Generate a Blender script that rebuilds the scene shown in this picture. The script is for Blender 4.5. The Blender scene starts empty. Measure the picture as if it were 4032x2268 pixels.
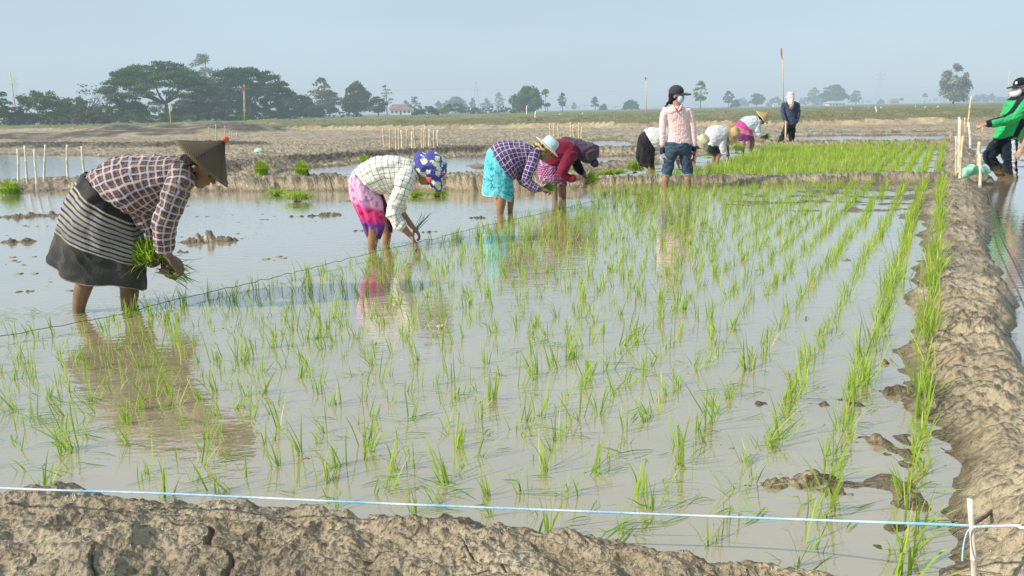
import bpy, bmesh, math, random
import numpy as np
from mathutils import Vector, Matrix, noise as mnoise
from mathutils.bvhtree import BVHTree
random.seed(7); rng = np.random.default_rng(11)
S = bpy.context.scene
COL = S.collection
R_ = math.radians
# ------------------------------------------------------------------ camera
F = 2943.0; CAMH = 1.15
PITCH = 13.33; ROLL = 1.15
camd = bpy.data.cameras.new('camera'); cam = bpy.data.objects.new('camera', camd); COL.objects.link(cam)
camd.sensor_width = 36.0; camd.lens = 36.0*F/4032.0; camd.clip_start = 0.05; camd.clip_end = 20000
CR = Matrix.Rotation(R_(90-PITCH), 3, 'X') @ Matrix.Rotation(R_(-ROLL), 3, 'Z')
cam.matrix_world = Matrix.Translation((0, 0, CAMH)) @ CR.to_4x4()
S.camera = cam
S.render.resolution_x = 1024; S.render.resolution_y = 576
S.view_settings.view_transform = 'Standard'; S.view_settings.look = 'None'; S.view_settings.exposure = 0
CAM = Vector((0, 0, CAMH))
def ray(px, py): return CR @ Vector(((px-2016)/F, -(py-1134)/F, -1))
def ground(px, py, z=0.0):
    v = ray(px, py); return CAM + v*((z-CAMH)/v.z)
def at(px, py, Y):
    v = ray(px, py); return CAM + v*(Y/v.y)
def gD(px, py, z=0.0): return ground(px*1.5652, py*1.5652, z)      # the same from the 2576 wide view
def crop(ox, oy, s): return lambda x, y: (ox+x/s, oy+y/s)
c0 = crop(0, 200, 1.811); c12 = crop(1200, 250, 1.811); c24 = crop(2400, 150, 2.229); c32 = crop(3200, 200, 2.07)
c245 = crop(2450, 300, 2.899); c185 = crop(1850, 500, 3.22); c13 = crop(1300, 550, 2.898); cL = crop(150, 500, 1.811)
c3b = crop(3000, 1200, 1.357); cB = crop(0, 1600, 1.288)
# row direction: the vanishing point of the planting rows
_v = ray(3741, 402+0); ROW = Vector((_v.x, _v.y, 0)).normalized(); PER = Vector((ROW.y, -ROW.x, 0))   # PER points right
# ------------------------------------------------------------------ objects
def tag(o, label=None, cat=None, group=None, kind=None):
    if label: o['label'] = label
    if cat: o['category'] = cat
    if group: o['group'] = group
    if kind: o['kind'] = kind
    return o
def empty(name, loc, label, cat, group=None, rz=0):
    o = bpy.data.objects.new(name, None); COL.objects.link(o); o.location = loc; o.rotation_euler.z = rz
    o.empty_display_size = .1
    return tag(o, label, cat, group)
def mesh_np(name, V, Fq, smooth=True):
    """V (n,3) array, Fq (m,3|4) array or list of lists"""
    me = bpy.data.meshes.new(name)
    V = np.asarray(V, dtype=np.float32)
    if isinstance(Fq, np.ndarray):
        k = Fq.shape[1]; m = Fq.shape[0]
        me.vertices.add(len(V)); me.vertices.foreach_set('co', V.ravel())
        me.loops.add(m*k); me.loops.foreach_set('vertex_index', Fq.astype(np.int32).ravel())
        me.polygons.add(m); me.polygons.foreach_set('loop_start', np.arange(0, m*k, k, dtype=np.int32))
        me.update(calc_edges=True)
    else:
        me.from_pydata([tuple(map(float, v)) for v in V], [], Fq); me.update()
    if smooth: me.polygons.foreach_set('use_smooth', np.ones(len(me.polygons), dtype=bool))
    return me
def link(name, me, mat, parent=None, loc=None):
    """mesh in world coordinates -> object whose origin sits at loc (or at the parent)"""
    o = bpy.data.objects.new(name, me); COL.objects.link(o)
    if mat is not None:
        me.materials.clear(); me.materials.append(mat)
    base = Vector(loc) if loc is not None else None
    if parent is not None:
        o.parent = parent
        root = parent; off = Vector(parent.location)
        while root.parent: root = root.parent; off = off + Vector(root.location)
        me.transform(Matrix.Translation(-off))
    elif base is not None:
        me.transform(Matrix.Translation(-base)); o.location = base
    return o
def setcol(me, C, name='Col'):
    a = me.attributes.new(name, 'FLOAT_COLOR', 'POINT'); C = np.asarray(C, dtype=np.float32)
    if C.shape[1] == 3: C = np.hstack([C, np.ones((len(C), 1), np.float32)])
    a.data.foreach_set('color', C.ravel())
def setvec(me, U, name='cuv'):
    a = me.attributes.new(name, 'FLOAT_VECTOR', 'POINT'); U = np.asarray(U, dtype=np.float32)
    if U.shape[1] == 2: U = np.hstack([U, np.zeros((len(U), 1), np.float32)])
    a.data.foreach_set('vector', U.ravel())
def getco(me):
    V = np.empty(len(me.vertices)*3, np.float32); me.vertices.foreach_get('co', V); return V.reshape(-1, 3)
# ------------------------------------------------------------------ numpy noise
_perm = np.random.default_rng(5).permutation(256); _perm = np.concatenate([_perm, _perm, _perm])
_g = np.random.default_rng(6).normal(size=(256, 3)); _g /= np.linalg.norm(_g, axis=1)[:, None]
_g2 = np.random.default_rng(8).normal(size=(256, 2)); _g2 /= np.linalg.norm(_g2, axis=1)[:, None]
_ii, _jj = np.meshgrid(np.arange(256), np.arange(256), indexing='ij')
_tab = _perm[_perm[_ii]+_jj].ravel()
_gx = _g2[_tab, 0].astype(np.float32); _gy = _g2[_tab, 1].astype(np.float32)
def n2(x, y):
    fx = np.floor(x); fy = np.floor(y); xi = fx.astype(np.int32); yi = fy.astype(np.int32)
    xf = (x-fx).astype(np.float32); yf = (y-fy).astype(np.float32)
    u = xf*xf*xf*(xf*(xf*6-15)+10); v = yf*yf*yf*(yf*(yf*6-15)+10)
    x0 = (xi & 255) << 8; x1 = ((xi+1) & 255) << 8; y0 = yi & 255; y1 = (yi+1) & 255
    i = x0+y0; a = _gx[i]*xf+_gy[i]*yf
    i = x1+y0; b = _gx[i]*(xf-1)+_gy[i]*yf
    i = x0+y1; c = _gx[i]*xf+_gy[i]*(yf-1)
    i = x1+y1; d = _gx[i]*(xf-1)+_gy[i]*(yf-1)
    a += (b-a)*u; c += (d-c)*u
    return (a+(c-a)*v)*1.5
def n3(x, y, z):
    xi = np.floor(x).astype(np.int64); yi = np.floor(y).astype(np.int64); zi = np.floor(z).astype(np.int64)
    xf = x-xi; yf = y-yi; zf = z-zi
    u = xf*xf*(3-2*xf); v = yf*yf*(3-2*yf); w = zf*zf*(3-2*zf)
    def gr(i, j, k):
        h = _perm[_perm[_perm[(xi+i) & 255]+((yi+j) & 255)]+((zi+k) & 255)]; g = _g[h]
        return g[..., 0]*(xf-i)+g[..., 1]*(yf-j)+g[..., 2]*(zf-k)
    r = 0
    for k in (0, 1):
        a = gr(0, 0, k); b = gr(1, 0, k); c = gr(0, 1, k); d = gr(1, 1, k)
        q = (a+(b-a)*u)*(1-v)+(c+(d-c)*u)*v
        r = r+q*(w if k else 1-w)
    return r*1.6
def fbm2(x, y, o=4, g=.5, l=2.03):
    r = 0; a = 1.
    for i in range(o): r = r+a*n2(x+17.3*i, y-9.1*i); x = x*l; y = y*l; a *= g
    return r
def ridge2(x, y, o=4, g=.5):
    r = 0; a = 1.
    for i in range(o): r = r+a*(1-np.abs(n2(x+31.7*i, y+11.9*i))*2.2); x = x*2.1; y = y*2.1; a *= g
    return r
def sstep(a, b, x):
    t = np.clip((x-a)/(b-a), 0, 1); return t*t*(3-2*t)
# ------------------------------------------------------------------ materials
class NT:
    def __init__(s, name):
        s.m = bpy.data.materials.new(name); s.m.use_nodes = True; s.t = s.m.node_tree; s.t.nodes.clear()
        s.out = s.t.nodes.new('ShaderNodeOutputMaterial')
    def n(s, ty, **kw):
        nd = s.t.nodes.new('ShaderNode'+ty)
        ins = kw.pop('i', {})
        for k, v in kw.items(): setattr(nd, k, v)
        for k, v in ins.items(): s.set(nd.inputs[k], v)
        return nd
    def set(s, sock, v):
        if isinstance(v, bpy.types.NodeSocket): s.t.links.new(v, sock)
        elif isinstance(v, bpy.types.Node): s.t.links.new(v.outputs[0], sock)
        else:
            if sock.type == 'RGBA' and len(v) == 3: v = (*v, 1)
            sock.default_value = v
    def math(s, op, a, b=0.0, c=0.0, clamp=False):
        nd = s.n('Math', operation=op, use_clamp=clamp); s.set(nd.inputs[0], a); s.set(nd.inputs[1], b); s.set(nd.inputs[2], c); return nd.outputs[0]
    def mix(s, f, a, b, mode='MIX'):
        nd = s.n('Mix', data_type='RGBA', blend_type=mode); s.set(nd.inputs[0], f); s.set(nd.inputs[6], a); s.set(nd.inputs[7], b); return nd.outputs[2]
    def mixf(s, f, a, b):
        nd = s.n('Mix', data_type='FLOAT'); s.set(nd.inputs[0], f); s.set(nd.inputs[2], a); s.set(nd.inputs[3], b); return nd.outputs[0]
    def noise(s, scale, detail=4, rough=.55, vec=None, dist=0.0):
        nd = s.n('TexNoise', i={'Scale': scale, 'Detail': detail, 'Roughness': rough, 'Distortion': dist})
        if vec is not None: s.set(nd.inputs['Vector'], vec)
        return nd.outputs[0]
    def ramp(s, f, stops):
        nd = s.n('ValToRGB'); s.set(nd.inputs[0], f); e = nd.color_ramp.elements
        while len(e) < len(stops): e.new(.5)
        for k, (p, c) in enumerate(stops):
            e[k].position = p; e[k].color = (*c, 1) if len(c) == 3 else c
        return nd.outputs[0]
    def smooth(s, v, a, b):
        nd = s.n('MapRange', interpolation_type='SMOOTHSTEP'); s.set(nd.inputs[0], v); s.set(nd.inputs[1], a); s.set(nd.inputs[2], b); return nd.outputs[0]
    def coord(s, k='Object'): return s.n('TexCoord').outputs[k]
    def pos(s): return s.n('NewGeometry').outputs['Position']
    def attr(s, name): return s.n('Attribute', attribute_name=name)
    def mapv(s, vec, scale):
        nd = s.n('Mapping'); s.set(nd.inputs[0], vec); nd.inputs['Scale'].default_value = scale; return nd.outputs[0]
    def bump(s, h, dist=.01, strength=1.0, nrm=None):
        nd = s.n('Bump', i={'Strength': strength, 'Distance': dist}); s.set(nd.inputs['Height'], h)
        if nrm is not None: s.set(nd.inputs['Normal'], nrm)
        return nd.outputs[0]
    def bsdf(s, col, rough=.6, nrm=None, haze=0, **kw):
        b = s.n('BsdfPrincipled'); s.set(b.inputs['Base Color'], col); s.set(b.inputs['Roughness'], rough)
        if nrm is not None: s.set(b.inputs['Normal'], nrm)
        for k, v in kw.items(): s.set(b.inputs[k.replace('_', ' ')], v)
        sh = b.outputs[0]
        if haze: sh = s.haze(sh, haze)
        s.t.links.new(sh, s.out.inputs[0]); return s.m
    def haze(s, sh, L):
        # haze painted into the shader as emission, growing with distance over the plain
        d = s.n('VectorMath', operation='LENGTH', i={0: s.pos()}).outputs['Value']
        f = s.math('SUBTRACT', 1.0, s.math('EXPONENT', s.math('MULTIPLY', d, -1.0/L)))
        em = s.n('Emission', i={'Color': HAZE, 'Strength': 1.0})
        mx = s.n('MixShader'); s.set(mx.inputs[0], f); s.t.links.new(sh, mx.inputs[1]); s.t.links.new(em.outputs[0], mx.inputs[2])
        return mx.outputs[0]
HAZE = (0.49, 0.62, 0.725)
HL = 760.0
def simple(name, col, rough=.7, var=.15, scale=20, bump=0, bscale=60, haze=0, **kw):
    n = NT(name); v = n.noise(scale, 4)
    c2 = tuple(max(0, c*(1-2*var)) for c in col); c3 = tuple(min(1, c*(1+2*var)) for c in col)
    c = n.ramp(v, [(.3, c2), (.7, c3)])
    nr = n.bump(n.noise(bscale, 4), bump) if bump else None
    return n.bsdf(c, rough, nr, haze, **kw)
# ------------------------------------------------------------------ light
SUN_EL = 36.0
shdir = ROW*0  # direction the shadows fall on the ground: 65 degrees to the right of straight ahead
sa = R_(68.0); SH = Vector((math.sin(sa), math.cos(sa), 0))
sunv = (-SH*math.cos(R_(SUN_EL)) + Vector((0, 0, math.sin(R_(SUN_EL))))).normalized()    # towards the sun
sl = bpy.data.lights.new('sun', 'SUN'); sl.energy = 5.0; sl.angle = R_(.6); sl.color = (1, .93, .81)
so = bpy.data.objects.new('sun', sl); COL.objects.link(so); so.rotation_euler = sunv.to_track_quat('Z', 'Y').to_euler(); so.location = (0, 0, 30)
w = bpy.data.worlds.new('World'); S.world = w; w.use_nodes = True; wt = w.node_tree; wt.nodes.clear()
sky = wt.nodes.new('ShaderNodeTexSky'); sky.sky_type = 'NISHITA'; sky.sun_disc = False
sky.sun_elevation = R_(SUN_EL); sky.sun_rotation = math.atan2(sunv.x, sunv.y)
sky.air_density = 1.0; sky.dust_density = 1.2; sky.ozone_density = 1.6; sky.altitude = 0
hs = wt.nodes.new('ShaderNodeMix'); hs.data_type = 'RGBA'; hs.inputs[0].default_value = SKYMIX = .86
wt.links.new(sky.outputs[0], hs.inputs[6]); hs.inputs[7].default_value = (3.6, 4.55, 5.3, 1)     # thin even morning haze over the blue
bg = wt.nodes.new('ShaderNodeBackground'); bg.inputs[1].default_value = .152
tcw = wt.nodes.new('ShaderNodeTexCoord'); mpw = wt.nodes.new('ShaderNodeMapping'); mpw.inputs['Scale'].default_value = (1.2, 1.2, 5.0); wt.links.new(tcw.outputs['Generated'], mpw.inputs[0])
nzw = wt.nodes.new('ShaderNodeTexNoise'); nzw.inputs['Scale'].default_value = 1.6; nzw.inputs['Detail'].default_value = 5; wt.links.new(mpw.outputs[0], nzw.inputs['Vector'])
rmw = wt.nodes.new('ShaderNodeMapRange'); rmw.inputs[1].default_value = .3; rmw.inputs[2].default_value = .7; rmw.inputs[3].default_value = .965; rmw.inputs[4].default_value = 1.045; wt.links.new(nzw.outputs[0], rmw.inputs[0])
mlw = wt.nodes.new('ShaderNodeVectorMath'); mlw.operation = 'SCALE'; wt.links.new(hs.outputs[2], mlw.inputs[0]); wt.links.new(rmw.outputs[0], mlw.inputs['Scale'])     # faint uneven haze
wo = wt.nodes.new('ShaderNodeOutputWorld'); wt.links.new(mlw.outputs[0], bg.inputs[0]); wt.links.new(bg.outputs[0], wo.inputs[0])
# ================================================================== terrain
def W(D, z=0):
    return [(gD(x, y, z).x, gD(x, y, z).y) for x, y in D]
def dist_line(X, Y, pts):
    """distance to a polyline, and the index-parameter along it"""
    best = np.full(X.shape, 1e9); par = np.zeros(X.shape)
    for i in range(len(pts)-1):
        ax, ay = pts[i]; bx, by = pts[i+1]; dx, dy = bx-ax, by-ay; L2 = dx*dx+dy*dy
        t = np.clip(((X-ax)*dx+(Y-ay)*dy)/L2, 0, 1); d = np.hypot(X-ax-t*dx, Y-ay-t*dy)
        m = d < best; best = np.where(m, d, best); par = np.where(m, i+t, par)
    return best, par
def sdf_poly(X, Y, pts):
    """positive inside"""
    d, _ = dist_line(X, Y, pts+[pts[0]]); ins = np.zeros(X.shape, bool); n = len(pts); j = n-1
    for i in range(n):
        xi, yi = pts[i]; xj, yj = pts[j]
        c = ((yi > Y) != (yj > Y)) & (X < (xj-xi)*(Y-yi)/((yj-yi) if abs(yj-yi) > 1e-9 else 1e-9)+xi); ins ^= c; j = i
    return np.where(ins, d, -d)
NEAR_EDGE = W([(-900, 1330), (-300, 1290), (0, 1262), (90, 1240), (190, 1236), (280, 1258), (450, 1275), (600, 1286), (800, 1304), (950, 1318), (1140, 1334), (1270, 1350),
               (1500, 1378), (1700, 1402), (1900, 1428), (2060, 1460), (2250, 1510), (2405, 1490)], 0.0)
_a = gD(2405, 1490); _o = [(p.x, p.y) for p in (_a+PER*.4, _a+PER*3-ROW*.3, _a+PER*5-ROW*6)]
NEAR_POLY = NEAR_EDGE+_o+[(-6, -4.5), (-6, 1.2)]
CROSS = W([(-900, 500), (-200, 492), (60, 478), (200, 474), (330, 478), (560, 477), (870, 476), (1240, 476), (1500, 468), (1800, 461), (2100, 457), (2400, 457), (2480, 458)])
CROSS_T = [.5, .5, .55, .8, .9, 1, 1, 1, .8, .6, .6, .7, .8]
def rowpt(u, v): p = PER*u+ROW*v; return (p.x, p.y)
RBANK = [rowpt(.54, -2), rowpt(.47, 1.7), rowpt(.33, 2.6), rowpt(.19, 3.8), rowpt(.18, 8), rowpt(.23, 12), rowpt(.25, 24), rowpt(.27, 34)]
POOLS = [W([(-300, 392), (0, 390), (200, 391), (345, 396), (400, 412), (330, 440), (200, 447), (60, 455), (-300, 470)]),
         W([(690, 441), (720, 428), (850, 416), (960, 408), (1120, 399), (1260, 395), (1420, 397), (1600, 392), (1605, 404), (1470, 412), (1300, 422), (1240, 441), (900, 444)]),
         W([(1440, 356), (1500, 353), (1580, 355), (1600, 364), (1570, 372), (1450, 370)]),
         W([(1100, 365), (1150, 364), (1180, 368), (1110, 373)]),
         W([(1700, 347), (1900, 345), (2100, 342), (2300, 341), (2400, 343), (2405, 354), (2250, 357), (2050, 355), (1900, 352), (1720, 354)]),
         W([(1900, 333), (2200, 333), (2380, 331), (2390, 336), (2200, 338), (1950, 338)]),
         W([(1530, 420), (1600, 418), (1640, 436), (1560, 446), (1525, 436)]),
         W([(20, 352), (140, 350), (200, 355), (60, 360)])]
ISLES = [W([(1180, 417), (1240, 414), (1262, 419), (1200, 424)])]
RIGHTW = [rowpt(.53, -3), rowpt(.53, 34), rowpt(9, 34), rowpt(9, -3)]
PATCH = [  # x, y (2576 px view), half sizes in metres, strength
    (40, 546, .75, .10, .9), (130, 541, .45, .07, .9), (15, 592, .30, .07, .7), (100, 570, .28, .05, .7), (60, 608, .22, .05, .55), (10, 660, .15, .05, .5), (48, 665, .18, .04, .5),
    (545, 607, .26, .09, 1), (480, 612, .16, .06, .75), (500, 596, .15, .05, .7), (585, 600, .12, .06, .7), (735, 545, .30, .08, .8), (835, 541, .18, .10, .95), (690, 552, .2, .05, .7), (790, 556, .2, .05, .6),
    (1212, 548, .26, .08, .9), (640, 540, .15, .04, .6), (520, 545, .2, .04, .6), (885, 520, .3, .05, .5),
    (1965, 1012, .09, .05, .9), (2100, 1005, .10, .04, .9), (2075, 1020, .07, .03, .9), (2245, 985, .08, .06, 1.1), (1900, 1018, .06, .03, .8), (2160, 1018, .06, .03, .8),
    (1985, 1215, .09, .05, 1.0), (2060, 1205, .07, .04, .9), (1930, 1222, .05, .035, .8), (2120, 1100, .06, .03, .8), (2200, 1110, .05, .04, .9), (1850, 1120, .05, .02, .7), (2090, 1240, .06, .03, .8),
    (2290, 1150, .07, .10, .9), (2310, 1020, .10, .10, 1.0), (2330, 900, .10, .12, 1.0), (2290, 1240, .05, .05, .8), (2250, 1330, .05, .03, .7),
    (1400, 880, .10, .03, .7), (1380, 860, .09, .03, .7), (795, 822, .05, .03, .8), (640, 976, .05, .03, 1.1), (560, 826, .04, .03, .8), (770, 1160, .05, .03, .9), (960, 1080, .05, .03, .6), (1180, 1010, .05, .02, .7),
    (1530, 1128, .05, .02, .7), (1270, 1348, .08, .03, .8), (960, 1312, .08, .03, .8), (700, 1290, .08, .03, .8), (60, 826, .25, .04, .7), (20, 810, .12, .04, .6), (300, 640, .2, .04, .6)]
GQ = .85     # grid density
_pr = random.Random(21)
for _i in range(34):
    _x, _y = _pr.uniform(0, 1200), 505+_pr.random()**1.5*230
    if _y < 800-_x*.19: PATCH.append((_x, _y, _pr.uniform(.05, .26), _pr.uniform(.02, .06), _pr.uniform(.55, .85)))
for _i in range(14): PATCH.append((_pr.uniform(1500, 2330), _pr.uniform(560, 1100), _pr.uniform(.03, .09), _pr.uniform(.015, .035), _pr.uniform(.7, .95)))
def height(X, Y):
    X = np.asarray(X, np.float32); Y = np.asarray(Y, np.float32)
    D = np.hypot(X, Y); u = X*PER.x+Y*PER.y; v = X*ROW.x+Y*ROW.y
    wx = X+.12*fbm2(X*2.1, Y*2.1, 3); wy = Y+.16*fbm2(X*2.1+40, Y*2.1+3, 3)
    clod = ridge2(X*5.0, Y*5.0, 4, .55)          # ~ .3 .. 1.9
    fine = fbm2(X*34, Y*34, 3, .55)
    fade = np.clip(1.3-D/60, .25, 1)
    # paddy bed under murky water
    z = -.055+.016*fbm2(X*1.3, Y*1.3, 3)+.006*fbm2(X*9, Y*9, 3)
    # planted wet mud far right of the plot
    px = np.clip((u+3.4)/1.2, 0, 1)*sstep(7.0, 9.5, D)*(1-sstep(13, 14, D))
    z = z+px*(.046+.035*fbm2(X*1.5, Y*2.6, 4))
    near_foot = sstep(-.55, 0, u)*(1-sstep(0, .5, u)); z = z+near_foot*(.025+.03*fbm2(X*4, Y*4, 3))
    for (x, y, rx, ry, s) in PATCH:
        p = gD(x, y); s = s*min(1, .18+p.y*.14); q = ((X-p.x)/rx)**2+((Y-p.y)/ry)**2; m = q < 9
        if m.any():
            e = np.exp(-q[m]*.8); z[m] += s*e*(.080+.035*fbm2(X[m]*17, Y[m]*17, 3))
    # beyond the cross bank: worked mud
    dC, tC = dist_line(wx, wy, CROSS)
    cy = np.interp(X, [p[0] for p in CROSS], [p[1] for p in CROSS])
    beyond = sstep(-.05, .25, Y-cy)
    crater = fbm2(X*.9, Y*1.7, 4)
    mud = .045+.05*crater+.05*(clod-1.1)*fade+.05*n2(X*1.9, Y*1.9)*sstep(14, 24, D)
    # the second plot with dense seedlings is low and wet
    plot2 = beyond*sstep(-5.4, -5.0, u)*(1-sstep(-.15, .0, u))*(1-sstep(21.5, 22.5, v))
    mud = mud*(1-plot2)+plot2*(-.01+.028*fbm2(X*1.5, Y*2.2, 4))
    for P in POOLS:
        s = sdf_poly(X+.35*fbm2(X*.8, Y*.8, 3), Y+.55*fbm2(X*.7+9, Y*.7, 3), P); k = sstep(-.25, .3, s)*(1-plot2)
        mud = mud*(1-k)+k*(-.07+.012*fbm2(X*3, Y*3, 2))
    for P in ISLES:
        s = sdf_poly(X, Y, P); mud = mud+sstep(-.3, .1, s)*(.085+.02*clod)
    z = z*(1-beyond)+mud*beyond
    # low ridges of thrown mud between the far plots
    dark = np.zeros(X.shape, np.float32)
    for k_, (pts, hgt, wd) in enumerate(FARR):
        d, t = dist_line(wx+.5*n2(X*.5, Y*.5), wy+.5*n2(X*.4+7, Y*.4), pts); p = np.clip(1-d/wd, 0, 1); p = p*p*(3-2*p)
        cl_ = (.9+.22*fbm2(X*.45, Y*.3, 3)) if k_ < 2 else (.6+.4*clod); z = np.maximum(z, z*(1-p)+p*(hgt*cl_+(.03*fine*fade if k_ > 1 else 0)))
        if k_ in (0, 1, 2, 3, 6): dark = np.maximum(dark, sstep(.02, .4, p)*np.clip(.85+.9*fbm2(X*.5, Y*.5, 3), 0, 1))
    # cross bank
    hC = .20*np.interp(tC, range(len(CROSS)), CROSS_T); p = sstep(0, 1, 1-dC/.42)
    p = np.clip(p*1.25, 0, 1); z = np.maximum(z, z*(1-p)+p*(hC+.022*(ridge2(X*9, Y*9, 4, .6)-1.2)+.03*fbm2(X*3.1, Y*3.1, 3)+.012*fine))
    side = np.exp(-((dC-.30)/.13)**2)*beyond*0+np.exp(-((dC-.28)/.12)**2); z = z+side*(.03*ridge2(X*7+3, Y*3, 3)-.03)
    # right water and right bank
    sR = sdf_poly(wx, wy, RIGHTW); k = sstep(-.1, .2, sR)*(1-sstep(22, 30, D)); rw = -.05+.035*fbm2(X*1.3, Y*1.9, 4)
    z = z*(1-k)+k*(rw+.05*sstep(12, 16, v)*(.6+fbm2(X*.8, Y*1.2, 3)))
    dR, tR = dist_line(X+.07*fbm2(X*1.6, Y*1.6, 3), Y+.07*fbm2(X*1.7+5, Y*1.7, 3), RBANK); wR = .33+.03*n2(v*.9, v*0+3)-.1*sstep(12, 16, v)
    p = np.clip(sstep(0, 1, 1-dR/wR)*1.3, 0, 1)
    z = np.maximum(z, z*(1-p)+p*(.12+.05*n2(X*1.3, Y*1.3)+.03*fbm2(X*4.2, Y*4.2, 3)+.030*(clod-1.2)*sstep(-.35, .5, n2(X*1.1+4, Y*1.1))+.018*fbm2(X*8+Y*3, Y*9, 3)+.012*fbm2(X*17, Y*17, 2)+.006*fine))
    # near bank
    sN = sdf_poly(X+.035*fbm2(X*6, Y*6, 3), Y+.035*fbm2(X*6+8, Y*6, 3), NEAR_POLY); p = sstep(-.10, .10, sN)
    lump = .05*fbm2(X*2.3+4, Y*2.3, 2)
    zb = .075+lump*.7+.010*(clod-1.2)+.0035*fine+.012*ridge2(X*3.0+Y*2.5+.5*n2(X*3, Y*3), Y*4.2-X*2.3+.5*n2(X*3+9, Y*3), 5, .55)-.014+.014*fbm2(X*9+Y*5, Y*14-X*3, 4)
    # cracks
    cr = np.abs(n2(X*3.1+.35*n2(X*7, Y*7)+2*Y, Y*1.7+5)); zb = zb-.03*np.exp(-(cr/.022)**2)*sstep(.05, .3, n2(X*1.7+3, Y*1.7))
    zn = z*(1-p)+p*zb; z = np.where(p > 0, np.maximum(zn, z), z)
    # plain of bunded grass fields from about 40 m on
    edge = np.interp(X, [-90, -40, -24, -19, -12, 0, 15, 28, 60], [76, 72, 68, 56, 54, 50, 42, 40, 40])+1.5*fbm2(X*.15, Y*.15, 3)
    g = sstep(-.2, .7, Y-edge)
    gz = .40+.05*fbm2(X*.3, Y*.3, 3)+.035*(clod-1.1)*fade
    lanes = np.exp(-((np.mod(Y+3*n2(X*.02, Y*.02)-edge, 19)-9)/.8)**2)*.22*(Y > edge+6)
    z = z*(1-g)+g*(gz+lanes)
    return z, dict(dark=dark, D=D, u=u, v=v, g=g, near=p, dR=dR, wR=wR, dC=dC, hC=hC, sN=sN, beyond=beyond, edge=edge)
FARR = [(W([(-100, 352), (100, 349), (250, 346), (400, 342), (520, 336), (560, 334)]), .42, 5.0),
        (W([(300, 338), (420, 334), (500, 330), (560, 331), (590, 336)]), .70, 5.5),
        (W([(-100, 372), (120, 370), (330, 372), (560, 368)]), .20, 2.6),
        (W([(560, 432), (640, 420), (760, 410), (900, 400), (1040, 390), (1200, 385)]), .17, 1.3),
        (W([(560, 392), (760, 384), (960, 380), (1100, 378)]), .10, .8),
        (W([(1080, 392), (1240, 386), (1500, 388), (1640, 384)]), .15, .5),
        (W([(1080, 375), (1250, 374), (1450, 378), (1620, 377)]), .10, .6),
        (W([(1600, 373), (1760, 366), (1900, 367), (2150, 366), (2410, 366)]), .15, .55),
        (W([(1420, 340), (1600, 338), (1900, 340), (2080, 339)]), .12, 1.2)]
def build_ground():
    th = np.concatenate([np.linspace(-78, -41, 90, endpoint=False), np.linspace(-41, 41, int(1150*GQ), endpoint=False), np.linspace(41, 78, 90)])
    th = np.radians(th)
    s1 = np.concatenate([np.linspace(1/.55, 1/1.45, 70, endpoint=False), np.linspace(1/1.45, 1/9., int(800*GQ), endpoint=False), np.geomspace(1/9., 1/85., int(460*GQ), endpoint=False), np.geomspace(1/85., 1/9000., 80)])
    r = 1/s1; T, Rr = np.meshgrid(th, r); X = Rr*np.sin(T); Y = Rr*np.cos(T)
    Z, m = height(X, Y)
    nr, nt = X.shape; idx = np.arange(nr*nt).reshape(nr, nt)
    Q = np.stack([idx[:-1, :-1], idx[:-1, 1:], idx[1:, 1:], idx[1:, :-1]], -1).reshape(-1, 4)[:, ::-1]
    V = np.stack([X, Y, Z], -1).reshape(-1, 3)
    reg = np.zeros((nr, nt), int)
    reg[m['g'] > .5] = 4
    reg[(m['dC'] < .40) & (reg == 0)] = 2
    reg[(m['dR'] < m['wR']) & (m['v'] < 26)] = 3
    reg[m['sN'] > -.01] = 1
    fr = reg[:-1, :-1].ravel()
    names = {0: ('ground', M['mud']), 1: ('near_mud_bank', M['bank']), 2: ('cross_mud_bank', M['bank']), 3: ('right_mud_bank', M['bank']), 4: ('grass_field', M['field'])}
    for k, (nm, mt) in names.items():
        q = Q[fr == k]; used = np.unique(q); remap = np.zeros(len(V), np.int64); remap[used] = np.arange(len(used))
        me = mesh_np(nm, V[used], remap[q]); da = me.attributes.new('dark', 'FLOAT', 'POINT'); da.data.foreach_set('value', m['dark'].ravel()[used].astype(np.float32)); o = link(nm, me, mt); tag(o, kind='structure')
def hgt(x, y):
    z, _ = height(np.array([[float(x)]]), np.array([[float(y)]])); return float(z[0, 0])
M = {}
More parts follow.
